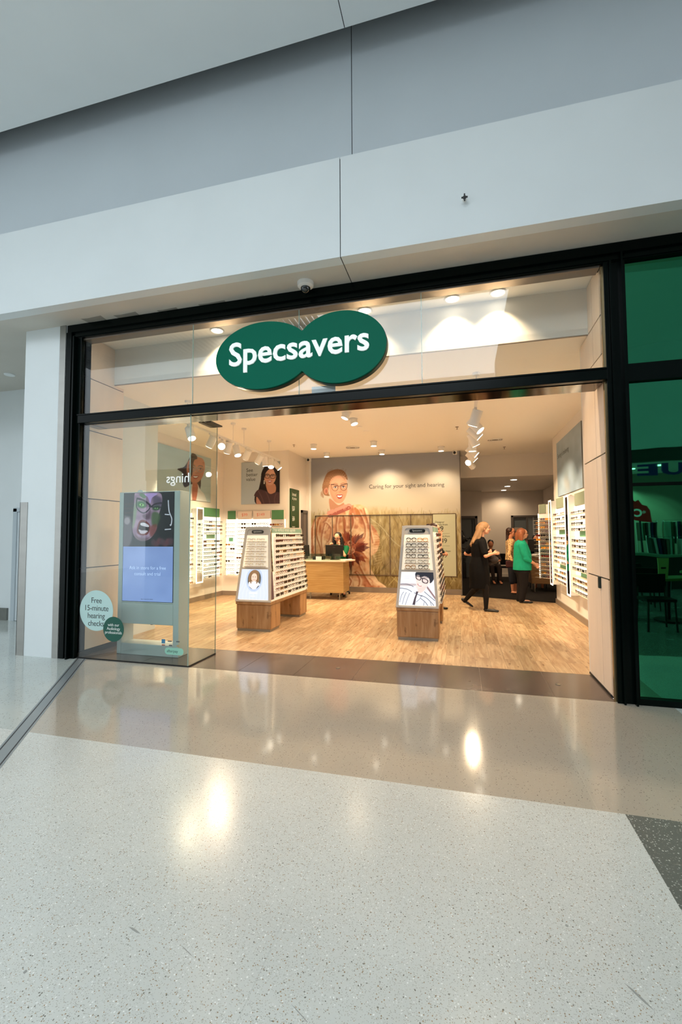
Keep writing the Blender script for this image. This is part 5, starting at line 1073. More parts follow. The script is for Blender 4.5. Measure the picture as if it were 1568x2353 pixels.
for x, y, rz_, lab in ((-3.50, 5.34, -.1, 'left'), (-2.73, 5.36, 0, 'right')):
    t = thing('monitor', 'black monitor seen from behind at the %s end of the reception desk' % ('left' if lab == 'left' else 'right'), 'monitor', (x, y, .845), group='monitors on the reception desk')
    R = rotm(.12, 0, rz_); sc_ = MB().obox((x, y, 1.045), (.40, .03, .25), R, 0, .006).build('screen_case', M_blk, t); mb = MB(); mb.cyl((x, y + .02, .85), (x, y + .01, 1.0), .022); mb.build('stand', M_blk, t)
    MB().cyl((x, y + .03, .845), (x, y + .03, .857), .10, n=24).build('base', M_blk, t)
    MB().obox(R @ Vector((0, -.017, .07)) + Vector((x, y, 1.045)), (.05, .002, .014), R).build('badge', M_dark, sc_)
tag(MB().box((-3.22, 5.30, .8455), (-2.98, 5.5, .92), 0, .01).build('card_terminal', M_blk), 'low black till unit between the two monitors on the desk', 'till')
tag(MB().box((-3.07, 5.075, .8455), (-2.94, 5.086, .925), 0, .004).build('desk_card', M_white), 'small blank white card leaning on the glass upstand of the desk', 'card')
mb = MB(); mb.hexa([(-2.50, 5.2, .8455), (-2.36, 5.22, .8455), (-2.34, 5.40, .8455), (-2.48, 5.38, .8455)], [(-2.50, 5.2, .860), (-2.36, 5.22, .850), (-2.34, 5.40, .868), (-2.48, 5.38, .855)]); tag(mb.build('paper_stack', M_white), 'loose white papers on the right end of the reception desk', 'papers')

# ============================================================ people
def blob(name, prims, m, parent, vox=.011, sm=3, smooth=True):
    'one continuous surface: overlapping solids fused by a voxel remesh and smoothed'
    mb = MB()
    for p in prims:
        if p[0] == 'c': mb.tube([p[1], p[3]], [p[2], p[4]], 12); mb.ell(p[1], (p[2],) * 3, n=12); mb.ell(p[3], (p[4],) * 3, n=12)
        elif p[0] == 'e': mb.ell(p[1], p[2], p[3] if len(p) > 3 else None, n=16)
        elif p[0] == 'l': mb.loft(p[1], n=18)
        elif p[0] == 'b': mb.obox(p[1], p[2], p[3] if len(p) > 3 else None)
    o = mb.build(name, m, parent); 
    a = o.modifiers.new('r', 'REMESH'); a.mode = 'VOXEL'; a.voxel_size = vox; a.use_smooth_shade = True
    b = o.modifiers.new('s', 'SMOOTH'); b.iterations = sm; b.factor = .5
    bpy.context.view_layer.update(); me = D.meshes.new_from_object(o.evaluated_get(bpy.context.evaluated_depsgraph_get()))
    old = o.data; o.modifiers.clear(); o.data = me; D.meshes.remove(old); me.name = name
    me.materials.clear(); me.materials.append(m); me.polygons.foreach_set('use_smooth', [True] * len(me.polygons)); return o
def V3(*a): return Vector(a)
def hand(w, d, side, curl=.5, s=1.0):
    'palm, four unequal bent fingers and a thumb off the side; d is the pointing direction, side the thumb side'
    d = V3(*d).normalized(); side = V3(*side); side = (side - d * side.dot(d)).normalized(); n = d.cross(side); w = V3(*w); P = [('c', w, .022 * s, w + d * .05 * s, .026 * s), ('e', w + d * .055 * s, (.036 * s, .036 * s, .03 * s))]
    for k, L in enumerate((.066, .074, .068, .052)):
        b = w + d * .075 * s + side * (.026 - k * .0175) * s; m_ = b + (d * math.cos(curl) + n * math.sin(curl)) * L * .55 * s; e = m_ + (d * math.cos(curl * 2.1) + n * math.sin(curl * 2.1)) * L * .5 * s
        P += [('c', b, .0095 * s, m_, .0088 * s), ('c', m_, .0088 * s, e, .0075 * s)]
    t0 = w + d * .03 * s + side * .026 * s; t1 = t0 + (d * .6 + side * .8).normalized() * .035 * s; t2 = t1 + (d * .95 + n * .3).normalized() * .03 * s
    return P + [('c', t0, .012 * s, t1, .0105 * s), ('c', t1, .0105 * s, t2, .009 * s)]
def head_p(c, fwd, s=1.0, tilt=0):
    'head, jaw, nose, lips and ears; c is the centre of the skull, fwd the way it faces'
    f = V3(*fwd).normalized(); u = V3(0, 0, 1); u = (u - f * u.dot(f)).normalized(); r = f.cross(u); c = V3(*c)
    R = Matrix((r, f, u)).transposed()
    P = [('e', c + u * .018 * s, (.074 * s, .092 * s, .088 * s), R), ('e', c + f * .028 * s - u * .05 * s, (.055 * s, .060 * s, .066 * s), R), ('e', c + f * .058 * s - u * .088 * s, (.026 * s, .024 * s, .02 * s), R),
         ('c', c + f * .088 * s + u * .004 * s, .009 * s, c + f * .106 * s - u * .028 * s, .0125 * s), ('e', c + f * .082 * s - u * .060 * s, (.024 * s, .012 * s, .010 * s), R), ('e', c + f * .078 * s + u * .026 * s, (.05 * s, .014 * s, .012 * s), R)]
    for k in (-1, 1): P.append(('e', c + r * k * .075 * s - u * .012 * s - f * .005 * s, (.010 * s, .020 * s, .030 * s), R)); P.append(('e', c + r * k * .036 * s + f * .070 * s - u * .026 * s, (.024 * s, .018 * s, .022 * s), R))
    return P, f, u, r, R
def eyes(c, f, u, r, s, parent, brow=(90, 60, 40), lip=(176, 86, 78)):
    c = V3(*c); mb = MB()
    for k in (-1, 1): mb.ell(c + f * .0835 * s + r * k * .032 * s + u * .004 * s, (.011 * s,) * 3, n=10)
    mb.build('eyes', mat('eye_white_brown', (84, 66, 56), .2), parent)
    mb = MB()
    for k in (-1, 1): mb.tube([c + f * .082 * s + r * k * .05 * s + u * .026 * s, c + f * .094 * s + r * k * .032 * s + u * .034 * s, c + f * .095 * s + r * k * .016 * s + u * .03 * s], .004 * s, 6)
    mb.build('eyebrows', mat('brow_%d' % brow[0], brow, .7), parent)
    MB().ell(c + f * .090 * s - u * .060 * s, (.018 * s, .018 * s, .006 * s), n=10).build('lips', mat('lips_%d' % lip[0], lip, .4), parent)
def glasses_on(c, f, u, r, s, parent, m):
    c = V3(*c); mb = MB()
    for k in (-1, 1):
        mb.tube([c + f * .103 * s + r * (k * .034 + .027 * math.cos(a)) * s + u * (.0 + .021 * math.sin(a)) * s for a in np.linspace(0, 2 * PI, 13)[:-1]], .003 * s, 5, closed=True)
        mb.tube([c + f * .10 * s + r * k * .062 * s + u * .006 * s, c + f * .0 * s + r * k * .082 * s + u * .004 * s], .003 * s, 5)
    mb.tube([c + f * .104 * s - r * .008 * s, c + f * .104 * s + r * .008 * s], .003 * s, 5); mb.build('glasses', m, parent)
SK = mat('skin_light', (222, 164, 132), .5, spec=.3); SK2 = mat('skin_tan', (196, 130, 96), .5, spec=.3)
BLKC = mat('black_cloth', (13, 12, 13), .85, spec=.15); BLKT = mat('black_tights', (18, 15, 16), .7, spec=.2); SHOE = mat('black_leather', (16, 15, 15), .35)
def shoe(a, b, parent, name='shoe', m=SHOE, h=.035, up=(0, 0, 1)):
    'a flat shoe from heel a to toe b'
    a, b, up = V3(*a), V3(*b), V3(*up); d = (b - a); L = d.length; d.normalize(); up = (up - d * up.dot(d)).normalized(); r = d.cross(up); R = Matrix((d, -r, up)).transposed()
    P = [('e', a + d * .045 + up * .032, (.045, .032, .034), R), ('e', a + d * L * .5 + up * .024, (L * .42, .032, .024), R), ('e', b - d * .05 + up * .020, (.055, .036, .020), R)]
    return blob(name, P, m, parent, .007, 2)

# --- woman in a black dress walking to the right
W1 = thing('person', 'woman with long blonde hair in a black dress and tights walking past the right stand', 'person', (.30, 4.45, 0))
hc = (.405, 4.40, 1.505); P, f, u, r, R = head_p(hc, (1, -.08, -.08), .97)
rs, ls = V3(.34, 4.24, 1.245), V3(.26, 4.56, 1.25); re, le = V3(.405, 4.16, 1.01), V3(.07, 4.62, 1.03); rw, lw = V3(.525, 4.24, 1.045), V3(.20, 4.78, .98)
body = P + [('c', V3(.365, 4.40, 1.44), .045, V3(.33, 4.40, 1.27), .052), ('l', [((.30, 4.40, 1.30), .06, .08), ((.30, 4.40, 1.24), .095, .165), ((.31, 4.40, 1.1), .10, .15), ((.31, 4.40, .95), .10, .13), ((.30, 4.41, .8), .12, .155), ((.30, 4.41, .66), .11, .15)]),
        ('c', rs, .048, re, .040), ('c', re, .039, rw, .024), ('c', ls, .048, le, .040), ('c', le, .039, V3(.17, 4.74, 1.0), .026),
        ('c', V3(.33, 4.36, .72), .085, V3(.40, 4.35, .40), .058), ('c', V3(.40, 4.35, .40), .05, V3(.40, 4.35, .08), .032),
        ('c', V3(.28, 4.46, .72), .085, V3(.24, 4.55, .38), .058), ('c', V3(.24, 4.55, .38), .05, V3(.045, 4.72, .15), .032)]
body += hand(rw, (.9, .35, .12), (0, -.1, 1), .7, .95) + hand(V3(.46, 4.50, 1.06), (.8, -.5, 0), (0, .1, 1), 1.0, .95) + [('c', V3(.25, 4.70, 1.0), .022, V3(.46, 4.50, 1.06), .022), ('c', V3(.17, 4.74, 1.0), .03, V3(.25, 4.70, 1.0), .024)]
blob('body', body, SK, W1, .0095, 2); eyes(hc, f, u, r, .97, W1, (150, 110, 70))
blob('dress', [('l', [((.335, 4.40, 1.345), .055, .065), ((.31, 4.40, 1.29), .115, .155), ((.305, 4.40, 1.22), .14, .185), ((.305, 4.40, 1.1), .15, .172), ((.305, 4.40, .98), .140, .150), ((.295, 4.41, .84), .175, .17), ((.30, 4.41, .68), .185, .175), ((.305, 4.42, .50), .180, .165), ((.30, 4.43, .405), .186, .165)]),
              ('c', rs, .066, rs.lerp(re, .78), .062), ('c', ls, .066, ls.lerp(le, .78), .062), ('e', V3(.20, 4.42, .80), (.06, .11, .12))], BLKC, W1, .011, 4)
blob('tights', [('c', V3(.345, 4.36, .62), .088, V3(.40, 4.35, .39), .066), ('c', V3(.40, 4.35, .39), .056, V3(.405, 4.35, .25), .054), ('c', V3(.405, 4.35, .25), .052, V3(.40, 4.35, .05), .035), ('c', V3(.27, 4.49, .62), .088, V3(.24, 4.55, .38), .066), ('c', V3(.24, 4.55, .38), .056, V3(.15, 4.63, .28), .052), ('c', V3(.15, 4.63, .28), .05, V3(.03, 4.73, .12), .035)], BLKT, W1, .01, 2)
sh_ = shoe((.355, 4.36, .002), (.62, 4.30, .002), W1); shoe((-.045, 4.76, .135), (.175, 4.70, .005), W1)
MB().obox((.54, 4.32, .05), (.03, .05, .012), rotm(0, .2, 0), 0, .003).build('shoe_buckle', M_steel, sh_)
hair = [('e', V3(.385, 4.40, 1.535), (.105, .088, .092)), ('e', V3(.33, 4.41, 1.49), (.085, .092, .10)), ('c', V3(.345, 4.35, 1.50), .06, V3(.20, 4.31, 1.25), .035), ('c', V3(.33, 4.42, 1.47), .075, V3(.18, 4.38, 1.20), .045), ('c', V3(.34, 4.33, 1.45), .035, V3(.29, 4.30, 1.27), .02)]
HB = noisy(mat('hair_blonde', (158, 120, 82), .55), .28, 26, (1, 1, .12)); blob('hair', hair, HB, W1, .010, 2)
tag(blob('handbag', [('e', V3(.56, 4.42, .93), (.085, .05, .075)), ('e', V3(.53, 4.40, .99), (.05, .04, .05))], mat('dark_bag', (34, 22, 20), .5), None, .01, 2), 'dark bundle held in the hands of the woman in the black dress', 'bag')

# --- woman in a green top facing the right-hand racks
W2 = thing('person', 'woman with auburn bobbed hair in a green top and black trousers facing right', 'person', (1.19, 5.66, 0))
hc = (1.215, 5.66, 1.405); P, f, u, r, R = head_p(hc, (1, -.10, -.04), .93)
s1, e1, w1 = V3(1.17, 5.46, 1.16), V3(1.23, 5.42, .90), V3(1.40, 5.52, .80); s2, e2, w2 = V3(1.17, 5.86, 1.16), V3(1.24, 5.90, .90), V3(1.40, 5.70, .80)
body = P + [('c', V3(1.19, 5.66, 1.34), .05, V3(1.17, 5.66, 1.2), .06), ('l', [((1.17, 5.66, 1.2), .09, .17), ((1.18, 5.66, 1.0), .13, .17), ((1.19, 5.66, .8), .14, .17), ((1.18, 5.66, .62), .12, .15)]), ('c', s1, .05, e1, .044), ('c', e1, .042, w1, .026), ('c', s2, .05, e2, .044), ('c', e2, .042, w2, .026),
        ('c', V3(1.18, 5.58, .66), .09, V3(1.20, 5.57, .36), .062), ('c', V3(1.20, 5.57, .36), .058, V3(1.15, 5.57, .06), .036), ('c', V3(1.18, 5.74, .66), .09, V3(1.18, 5.75, .36), .062), ('c', V3(1.18, 5.75, .36), .058, V3(1.12, 5.75, .06), .036), ('e', V3(1.24, 5.57, .04), (.08, .03, .025))]
body += hand(w1, (.55, .45, -.6), (.5, -.2, .6), .7, .95) + hand(w2, (.5, -.5, -.6), (.5, .2, .6), .7, .95)
blob('body', body, SK, W2, .0095, 2); eyes(hc, f, u, r, .93, W2, (120, 76, 50)); glasses_on(hc, f, u, r, .93, W2, M_dark)
TG2 = noisy(mat('green_knit', (30, 165, 130), .8, spec=.2), .08, 14)
blob('top', [('l', [((1.175, 5.66, 1.285), .06, .07), ((1.165, 5.66, 1.24), .10, .16), ((1.17, 5.66, 1.17), .135, .20), ((1.19, 5.66, 1.03), .165, .20), ((1.195, 5.66, .90), .175, .195), ((1.19, 5.66, .78), .180, .20), ((1.185, 5.66, .66), .182, .20)]), ('c', s1, .072, s1.lerp(e1, .6), .07), ('c', s1.lerp(e1, .6), .07, e1 + V3(.02, .01, -.01), .058), ('c', e1, .056, e1.lerp(w1, .45), .046), ('c', s2, .072, e2, .06), ('c', e2, .056, e2.lerp(w2, .45), .046), ('e', V3(1.28, 5.64, .93), (.09, .15, .14))], TG2, W2, .011, 3)
TR = mat('black_trousers', (26, 22, 22), .8, spec=.2)
blob('trousers', [('l', [((1.185, 5.66, .74), .15, .17), ((1.18, 5.66, .60), .155, .175)]), ('c', V3(1.19, 5.58, .62), .115, V3(1.20, 5.57, .36), .082), ('c', V3(1.20, 5.57, .36), .08, V3(1.15, 5.57, .07), .062), ('c', V3(1.18, 5.74, .62), .115, V3(1.18, 5.75, .36), .082), ('c', V3(1.18, 5.75, .36), .08, V3(1.12, 5.75, .07), .062)], TR, W2, .012, 3)
shoe((1.09, 5.57, .002), (1.36, 5.55, .002), W2, h=.03); shoe((1.06, 5.76, .002), (1.31, 5.78, .002), W2)
HA = noisy(mat('hair_auburn', (148, 82, 44), .5), .3, 24, (1, 1, .12))
blob('hair', [('e', V3(1.185, 5.66, 1.43), (.098, .092, .088)), ('e', V3(1.15, 5.66, 1.37), (.075, .092, .09)), ('c', V3(1.175, 5.58, 1.40), .045, V3(1.17, 5.575, 1.26), .04), ('c', V3(1.13, 5.66, 1.38), .07, V3(1.115, 5.66, 1.25), .055), ('c', V3(1.175, 5.74, 1.40), .045, V3(1.17, 5.745, 1.26), .04)], HA, W2, .010, 2)

# --- woman with a shoulder bag behind her
W3 = thing('person', 'woman in glasses and a patterned cardigan with a shoulder bag, partly behind the green top', 'person', (1.16, 7.1, 0))
hc = (1.14, 7.1, 1.44); P, f, u, r, R = head_p(hc, (.95, -.5, 0), .95)
s1, e1, w1 = V3(1.10, 6.92, 1.17), V3(1.05, 6.86, .92), V3(1.12, 6.80, .76)
blob('body', P + [('c', V3(1.12, 7.1, 1.36), .045, V3(1.11, 7.1, 1.2), .055), ('l', [((1.12, 7.1, 1.22), .09, .15), ((1.13, 7.1, 1.0), .11, .14), ((1.13, 7.1, .7), .13, .15)]), ('c', s1, .045, e1, .036), ('c', e1, .035, w1, .022), ('c', V3(1.12, 7.03, .7), .08, V3(1.12, 7.03, .38), .055), ('c', V3(1.12, 7.03, .38), .05, V3(1.13, 7.03, .04), .03), ('c', V3(1.2, 7.17, .7), .08, V3(1.2, 7.17, .38), .055), ('c', V3(1.2, 7.17, .38), .05, V3(1.2, 7.17, .04), .03), ('e', V3(1.17, 7.0, .03), (.09, .035, .025), rotm(0, 0, -.3)), ('e', V3(1.24, 7.14, .03), (.09, .035, .025), rotm(0, 0, -.3))] + hand(w1, (.3, 0, -1), (1, 0, 0), .6, .9), SK2, W3, .010, 2)
eyes(hc, f, u, r, .95, W3, (60, 40, 30)); glasses_on(hc, f, u, r, .95, W3, M_blk)
CD = mat('patterned_cardigan', (206, 160, 104), .8); nt_, nd_, lk_, b_ = nodes(CD); tc_ = N(nt_, 'ShaderNodeTexCoord'); vo_ = N(nt_, 'ShaderNodeTexVoronoi'); vo_.inputs['Scale'].default_value = 26
lk_.new(tc_.outputs['Object'], vo_.inputs['Vector']); lk_.new(ramp(nt_, vo_.outputs['Distance'], [(.25, tuple(s2l((122, 66, 40)))), (.4, tuple(s2l((224, 184, 128))))]).outputs[0], b_.inputs['Base Color'])
blob('cardigan', [('l', [((1.12, 7.1, 1.28), .06, .07), ((1.11, 7.1, 1.22), .11, .17), ((1.13, 7.1, 1.0), .13, .17), ((1.13, 7.1, .78), .15, .18)]), ('c', s1, .062, e1, .05), ('c', e1, .048, e1.lerp(w1, .8), .036)], CD, W3, .012, 3)
blob('trousers', [('l', [((1.13, 7.1, .82), .14, .165), ((1.13, 7.1, .66), .14, .17)]), ('c', V3(1.12, 7.03, .68), .10, V3(1.12, 7.03, .28), .07), ('c', V3(1.2, 7.17, .68), .10, V3(1.2, 7.17, .28), .07)], mat('navy_trousers', (20, 20, 30), .8), W3, .013, 2)
blob('hair', [('e', V3(1.105, 7.11, 1.475), (.095, .09, .08)), ('e', V3(1.07, 7.13, 1.42), (.06, .08, .08)), ('c', V3(1.05, 7.12, 1.40), .04, V3(1.03, 7.08, 1.16), .025)], mat('hair_dark_brown', (50, 28, 20), .5), W3, .011, 2)
bg = thing('shoulder_bag', 'small dark red shoulder bag on a thin strap beside the patterned cardigan', 'bag', (1.06, 6.80, .62))
MB().obox((1.07, 6.80, .70), (.20, .07, .15), rotm(0, 0, .2), 0, .02).build('bag_body', mat('maroon_bag', (70, 26, 24), .5), bg); MB().tube([(1.0, 6.80, .76), (1.02, 6.92, 1.24), (1.06, 7.02, 1.27), (1.14, 6.82, .76)], .005, 6).build('strap', M_blk, bg)

# --- seated woman at the reception desk
W4 = thing('person', 'woman with long black hair and glasses in a green top sitting at the reception desk', 'person', (-2.80, 6.0, 0))
hc = (-2.815, 5.93, 1.335); P, f, u, r, R = head_p(hc, (-.10, -1, -.42), .93)
s1, s2 = V3(-3.0, 6.0, 1.08), V3(-2.61, 6.0, 1.08); e1, e2 = V3(-3.02, 5.76, .92), V3(-2.60, 5.76, .92); w1, w2 = V3(-2.955, 5.80, 1.14), V3(-2.73, 5.78, 1.16)
blob('body', P + [('c', V3(-2.81, 5.97, 1.27), .045, V3(-2.81, 6.0, 1.12), .055), ('l', [((-2.81, 6.0, 1.13), .16, .08), ((-2.81, 6.02, .9), .14, .10), ((-2.81, 6.03, .65), .15, .12), ((-2.81, 6.03, .5), .16, .13)]), ('c', s1, .045, e1, .036), ('c', e1, .035, w1, .022), ('c', s2, .045, e2, .036), ('c', e2, .035, w2, .022),
     ('c', V3(-2.89, 6.0, .5), .085, V3(-2.89, 5.72, .5), .06), ('c', V3(-2.89, 5.72, .5), .055, V3(-2.70, 5.66, .12), .035), ('c', V3(-2.72, 6.0, .5), .085, V3(-2.72, 5.72, .5), .06), ('c', V3(-2.72, 5.72, .5), .055, V3(-2.60, 5.7, .12), .035), ('e', V3(-2.68, 5.62, .06), (.035, .09, .03)), ('e', V3(-2.58, 5.66, .06), (.035, .09, .03))] + hand(w1, (.35, -.05, .9), (.3, -.6, .2), 1.2, .9) + hand(w2, (-.2, .25, .9), (-.2, -.6, .2), .35, .9), SK, W4, .0095, 2)
eyes(hc, f, u, r, .93, W4, (30, 22, 20)); glasses_on(hc, f, u, r, .93, W4, M_dark)
blob('top', [('l', [((-2.81, 5.99, 1.17), .07, .06), ((-2.81, 6.0, 1.13), .18, .09), ((-2.81, 6.01, 1.03), .20, .12), ((-2.81, 6.02, .85), .18, .13), ((-2.81, 6.03, .6), .18, .15)]), ('c', s1, .066, s1.lerp(e1, .8), .056), ('c', s2, .066, s2.lerp(e2, .8), .056)], mat('dark_green_uniform', (12, 92, 56), .8, spec=.2), W4, .011, 3)
blob('trousers', [('c', V3(-2.89, 6.02, .5), .10, V3(-2.89, 5.72, .5), .072), ('c', V3(-2.89, 5.72, .5), .07, V3(-2.70, 5.66, .14), .05), ('c', V3(-2.72, 6.02, .5), .10, V3(-2.72, 5.72, .5), .072), ('c', V3(-2.72, 5.72, .5), .07, V3(-2.60, 5.7, .14), .05)], BLKC, W4, .012, 2)
shoe((-2.68, 5.71, .02), (-2.68, 5.52, .0), W4); shoe((-2.58, 5.75, .02), (-2.58, 5.56, .0), W4)
blob('hair', [('e', V3(-2.81, 5.965, 1.375), (.092, .095, .085)), ('e', V3(-2.81, 6.0, 1.30), (.10, .075, .12)), ('c', V3(-2.895, 5.95, 1.32), .035, V3(-2.915, 5.93, 1.10), .04), ('c', V3(-2.725, 5.95, 1.32), .035, V3(-2.70, 5.93, 1.08), .042), ('l', [((-2.81, 6.04, 1.3), .11, .06), ((-2.81, 6.07, 1.05), .14, .05)])], mat('hair_black', (14, 11, 12), .4), W4, .010, 2)
ch = thing('office_chair', 'black office chair under the woman behind the reception desk', 'chair', (-2.81, 6.05, 0))
MB().box((-3.02, 5.86, .36), (-2.60, 6.25, .42), 0, .02).build('seat', M_blk, ch); MB().cyl((-2.81, 6.05, .06), (-2.81, 6.05, .36), .025).build('column', M_dark, ch); MB().box((-3.0, 6.22, .50), (-2.62, 6.27, .92), 0, .02).build('backrest', M_blk, ch)
for k in range(5):
    a = k * 2 * PI / 5 + .3; MB().tube([(-2.81, 6.05, .08), (-2.81 + .24 * math.cos(a), 6.05 + .24 * math.sin(a), .05)], .018, 8).build('leg', M_dark, ch); MB().cyl((-2.81 + .24 * math.cos(a) - .015, 6.05 + .24 * math.sin(a), .026), (-2.81 + .24 * math.cos(a) + .015, 6.05 + .24 * math.sin(a), .026), .026).build('caster', M_blk, ch)

# --- person mostly hidden behind the right stand
W5 = thing('person', 'person with dark hair in a bun almost hidden behind the right tapered stand', 'person', (-.49, 4.2, 0))
hc = (-.475, 4.25, 1.49); P, f, u, r, R = head_p(hc, (1, -.25, -.1), .95)
s1, e1, w1 = V3(-.50, 4.06, 1.26), V3(-.38, 3.98, 1.02), V3(-.36, 4.02, 1.36)
blob('body', P + [('c', V3(-.49, 4.25, 1.43), .045, V3(-.5, 4.25, 1.26), .055), ('l', [((-.5, 4.25, 1.28), .09, .16), ((-.5, 4.25, 1.0), .10, .14), ((-.5, 4.25, .7), .12, .15)]), ('c', s1, .045, e1, .036), ('c', e1, .035, w1, .022), ('c', V3(-.5, 4.42, 1.26), .045, V3(-.35, 4.38, 1.03), .036), ('c', V3(-.35, 4.38, 1.03), .034, V3(-.33, 4.28, 1.02), .022), ('c', V3(-.5, 4.18, .7), .08, V3(-.48, 4.2, .1), .034), ('c', V3(-.5, 4.34, .7), .08, V3(-.42, 4.4, .1), .034)] + hand(w1, (-.05, .1, 1), (0, -1, .1), .7, .9) + hand(V3(-.33, 4.28, 1.02), (.8, -.4, .1), (0, 0, 1), .5, .85), SK, W5, .010, 2)
eyes(hc, f, u, r, .95, W5, (40, 26, 20))
blob('jacket', [('l', [((-.5, 4.25, 1.33), .06, .07), ((-.5, 4.25, 1.27), .11, .18), ((-.5, 4.25, 1.0), .13, .16), ((-.5, 4.25, .65), .14, .17)]), ('c', s1, .062, e1, .05), ('c', V3(-.5, 4.42, 1.26), .062, V3(-.35, 4.38, 1.03), .05), ('c', V3(-.35, 4.38, 1.03), .045, V3(-.34, 4.33, 1.025), .04)], BLKC, W5, .012, 2)
blob('trousers', [('c', V3(-.5, 4.18, .7), .10, V3(-.48, 4.2, .1), .05), ('c', V3(-.5, 4.34, .7), .10, V3(-.42, 4.4, .1), .05)], BLKC, W5, .013, 2)
shoe((-.56, 4.2, .0), (-.36, 4.18, .0), W5); shoe((-.50, 4.42, .0), (-.27, 4.44, .0), W5)
blob('hair', [('e', V3(-.505, 4.25, 1.53), (.098, .09, .078)), ('e', V3(-.60, 4.25, 1.555), (.042, .042, .042)), ('e', V3(-.54, 4.25, 1.47), (.06, .08, .07))], mat('hair_brown_bun', (60, 30, 22), .5), W5, .010, 2)

# ============================================================ back room furniture and people
def waiting_chair(x, y, rz, label):
    t = thing('waiting_chair', label, 'chair', (x, y, 0), 0, 'waiting-room chairs')
    MB().box((x - .23, y - .22, .39), (x + .23, y + .20, .43), 0, .012).build('seat', BLKC, t); MB().box((x - .23, y + .20, .46), (x + .23, y + .235, .80), 0, .014).build('backrest', BLKC, t)
    for a in (-1, 1):
        MB().tube([(x + a * .23, y - .21, 0), (x + a * .22, y - .19, .40)], .011, 8).build('leg', M_blk, t); MB().tube([(x + a * .24, y + .25, 0), (x + a * .22, y + .20, .40), (x + a * .22, y + .225, .70)], .011, 8).build('leg', M_blk, t)
    return t
waiting_chair(.84, 10.05, 0, 'black waiting chair against the back-room wall, left one partly behind the walking woman')
waiting_chair(1.34, 10.05, 0, 'black waiting chair under the back-room window side, right one of the pair')
W6 = thing('person', 'person in dark clothes seated in the back room, glimpsed beyond the walking woman', 'person', (.82, 9.3, 0))
blob('body', [('e', V3(.80, 9.45, 1.1), (.075, .09, .11)), ('c', V3(.8, 9.45, 1.0), .045, V3(.8, 9.45, .9), .05), ('l', [((.8, 9.45, .92), .15, .09), ((.8, 9.45, .5), .16, .12)]), ('c', V3(.88, 9.4, .48), .08, V3(.98, 9.1, .50), .055), ('c', V3(.98, 9.1, .5), .05, V3(1.02, 9.1, .06), .03), ('c', V3(.74, 9.4, .48), .08, V3(.80, 9.08, .5), .055), ('c', V3(.80, 9.08, .5), .05, V3(.84, 9.1, .06), .03), ('c', V3(.95, 9.42, .86), .045, V3(1.04, 9.3, .65), .035), ('c', V3(1.04, 9.3, .65), .034, V3(.95, 9.12, .62), .022), ('e', V3(1.04, 9.03, .03), (.04, .09, .03)), ('e', V3(.86, 9.03, .03), (.04, .09, .03))], SK2, W6, .012, 2)
blob('coat', [('l', [((.8, 9.45, .96), .09, .07), ((.8, 9.45, .9), .18, .11), ((.8, 9.45, .42), .20, .16)]), ('c', V3(.95, 9.42, .86), .06, V3(1.04, 9.3, .66), .05), ('c', V3(.88, 9.4, .48), .10, V3(.98, 9.1, .50), .07), ('c', V3(.98, 9.1, .5), .068, V3(1.02, 9.1, .12), .045), ('c', V3(.74, 9.4, .48), .10, V3(.80, 9.08, .5), .07), ('c', V3(.80, 9.08, .5), .068, V3(.84, 9.1, .12), .045)], mat('dark_brown_coat', (40, 24, 20), .8), W6, .013, 2)
blob('hair', [('e', V3(.80, 9.48, 1.14), (.088, .095, .10))], mat('hair_black', (14, 11, 12)), W6, .012, 2)
bx_ = thing('waiting_stool', 'dark upholstered stool under the seated person in the back room', 'stool', (.8, 9.48, 0)); MB().box((.58, 9.28, .28), (1.02, 9.68, .38), 0, .02).build('seat', BLKC, bx_)
for a, b in ((.62, 9.32), (.98, 9.32), (.62, 9.64), (.98, 9.64)): MB().cyl((a, b, 0), (a, b, .28), .014).build('leg', M_blk, bx_)
rd = thing('consulting_desk', 'wood-fronted consulting desk with a pale top in the back room beside the racks', 'desk', (1.95, 7.6, 0))
MB().box((1.60, 7.45, .20), (2.50, 7.48, .86)).build('front_panel', M_deskd, rd); MB().box((1.56, 7.42, .86), (2.52, 8.1, .89), 0, .004).build('desk_top', M_ctop, rd); MB().box((1.60, 7.48, .2), (1.62, 8.05, .86)).build('side_panel', M_deskd, rd)
for x, y in ((1.68, 7.52), (2.4, 7.52), (1.68, 8.0), (2.4, 8.0)): MB().cyl((x, y, 0), (x, y, .2), .016, n=12).build('leg', M_steel, rd)
t = thing('monitor', 'large black monitor on the consulting desk in the back room', 'monitor', (1.75, 7.7, .89)); MB().obox((1.75, 7.7, 1.12), (.36, .04, .30), rotm(.05, 0, -.3), 0, .006).build('screen_case', M_blk, t); MB().cyl((1.75, 7.72, .895), (1.75, 7.72, 1.02), .025).build('stand', M_blk, t); MB().cyl((1.75, 7.72, .89), (1.75, 7.72, .902), .10, n=20).build('base', M_blk, t)
mb = MB(); mb.hexa([(1.62, 7.46, .8905), (1.82, 7.44, .8905), (1.84, 7.56, .8905), (1.64, 7.58, .8905)], [(1.64, 7.47, .915), (1.80, 7.46, .92), (1.82, 7.55, .915), (1.66, 7.56, .91)]); tag(mb.build('paper_stack', M_white), 'white papers on the front corner of the consulting desk', 'papers')
W7 = thing('person', 'person with black hair in a black top sitting behind the consulting desk monitor', 'person', (1.88, 8.45, 0))
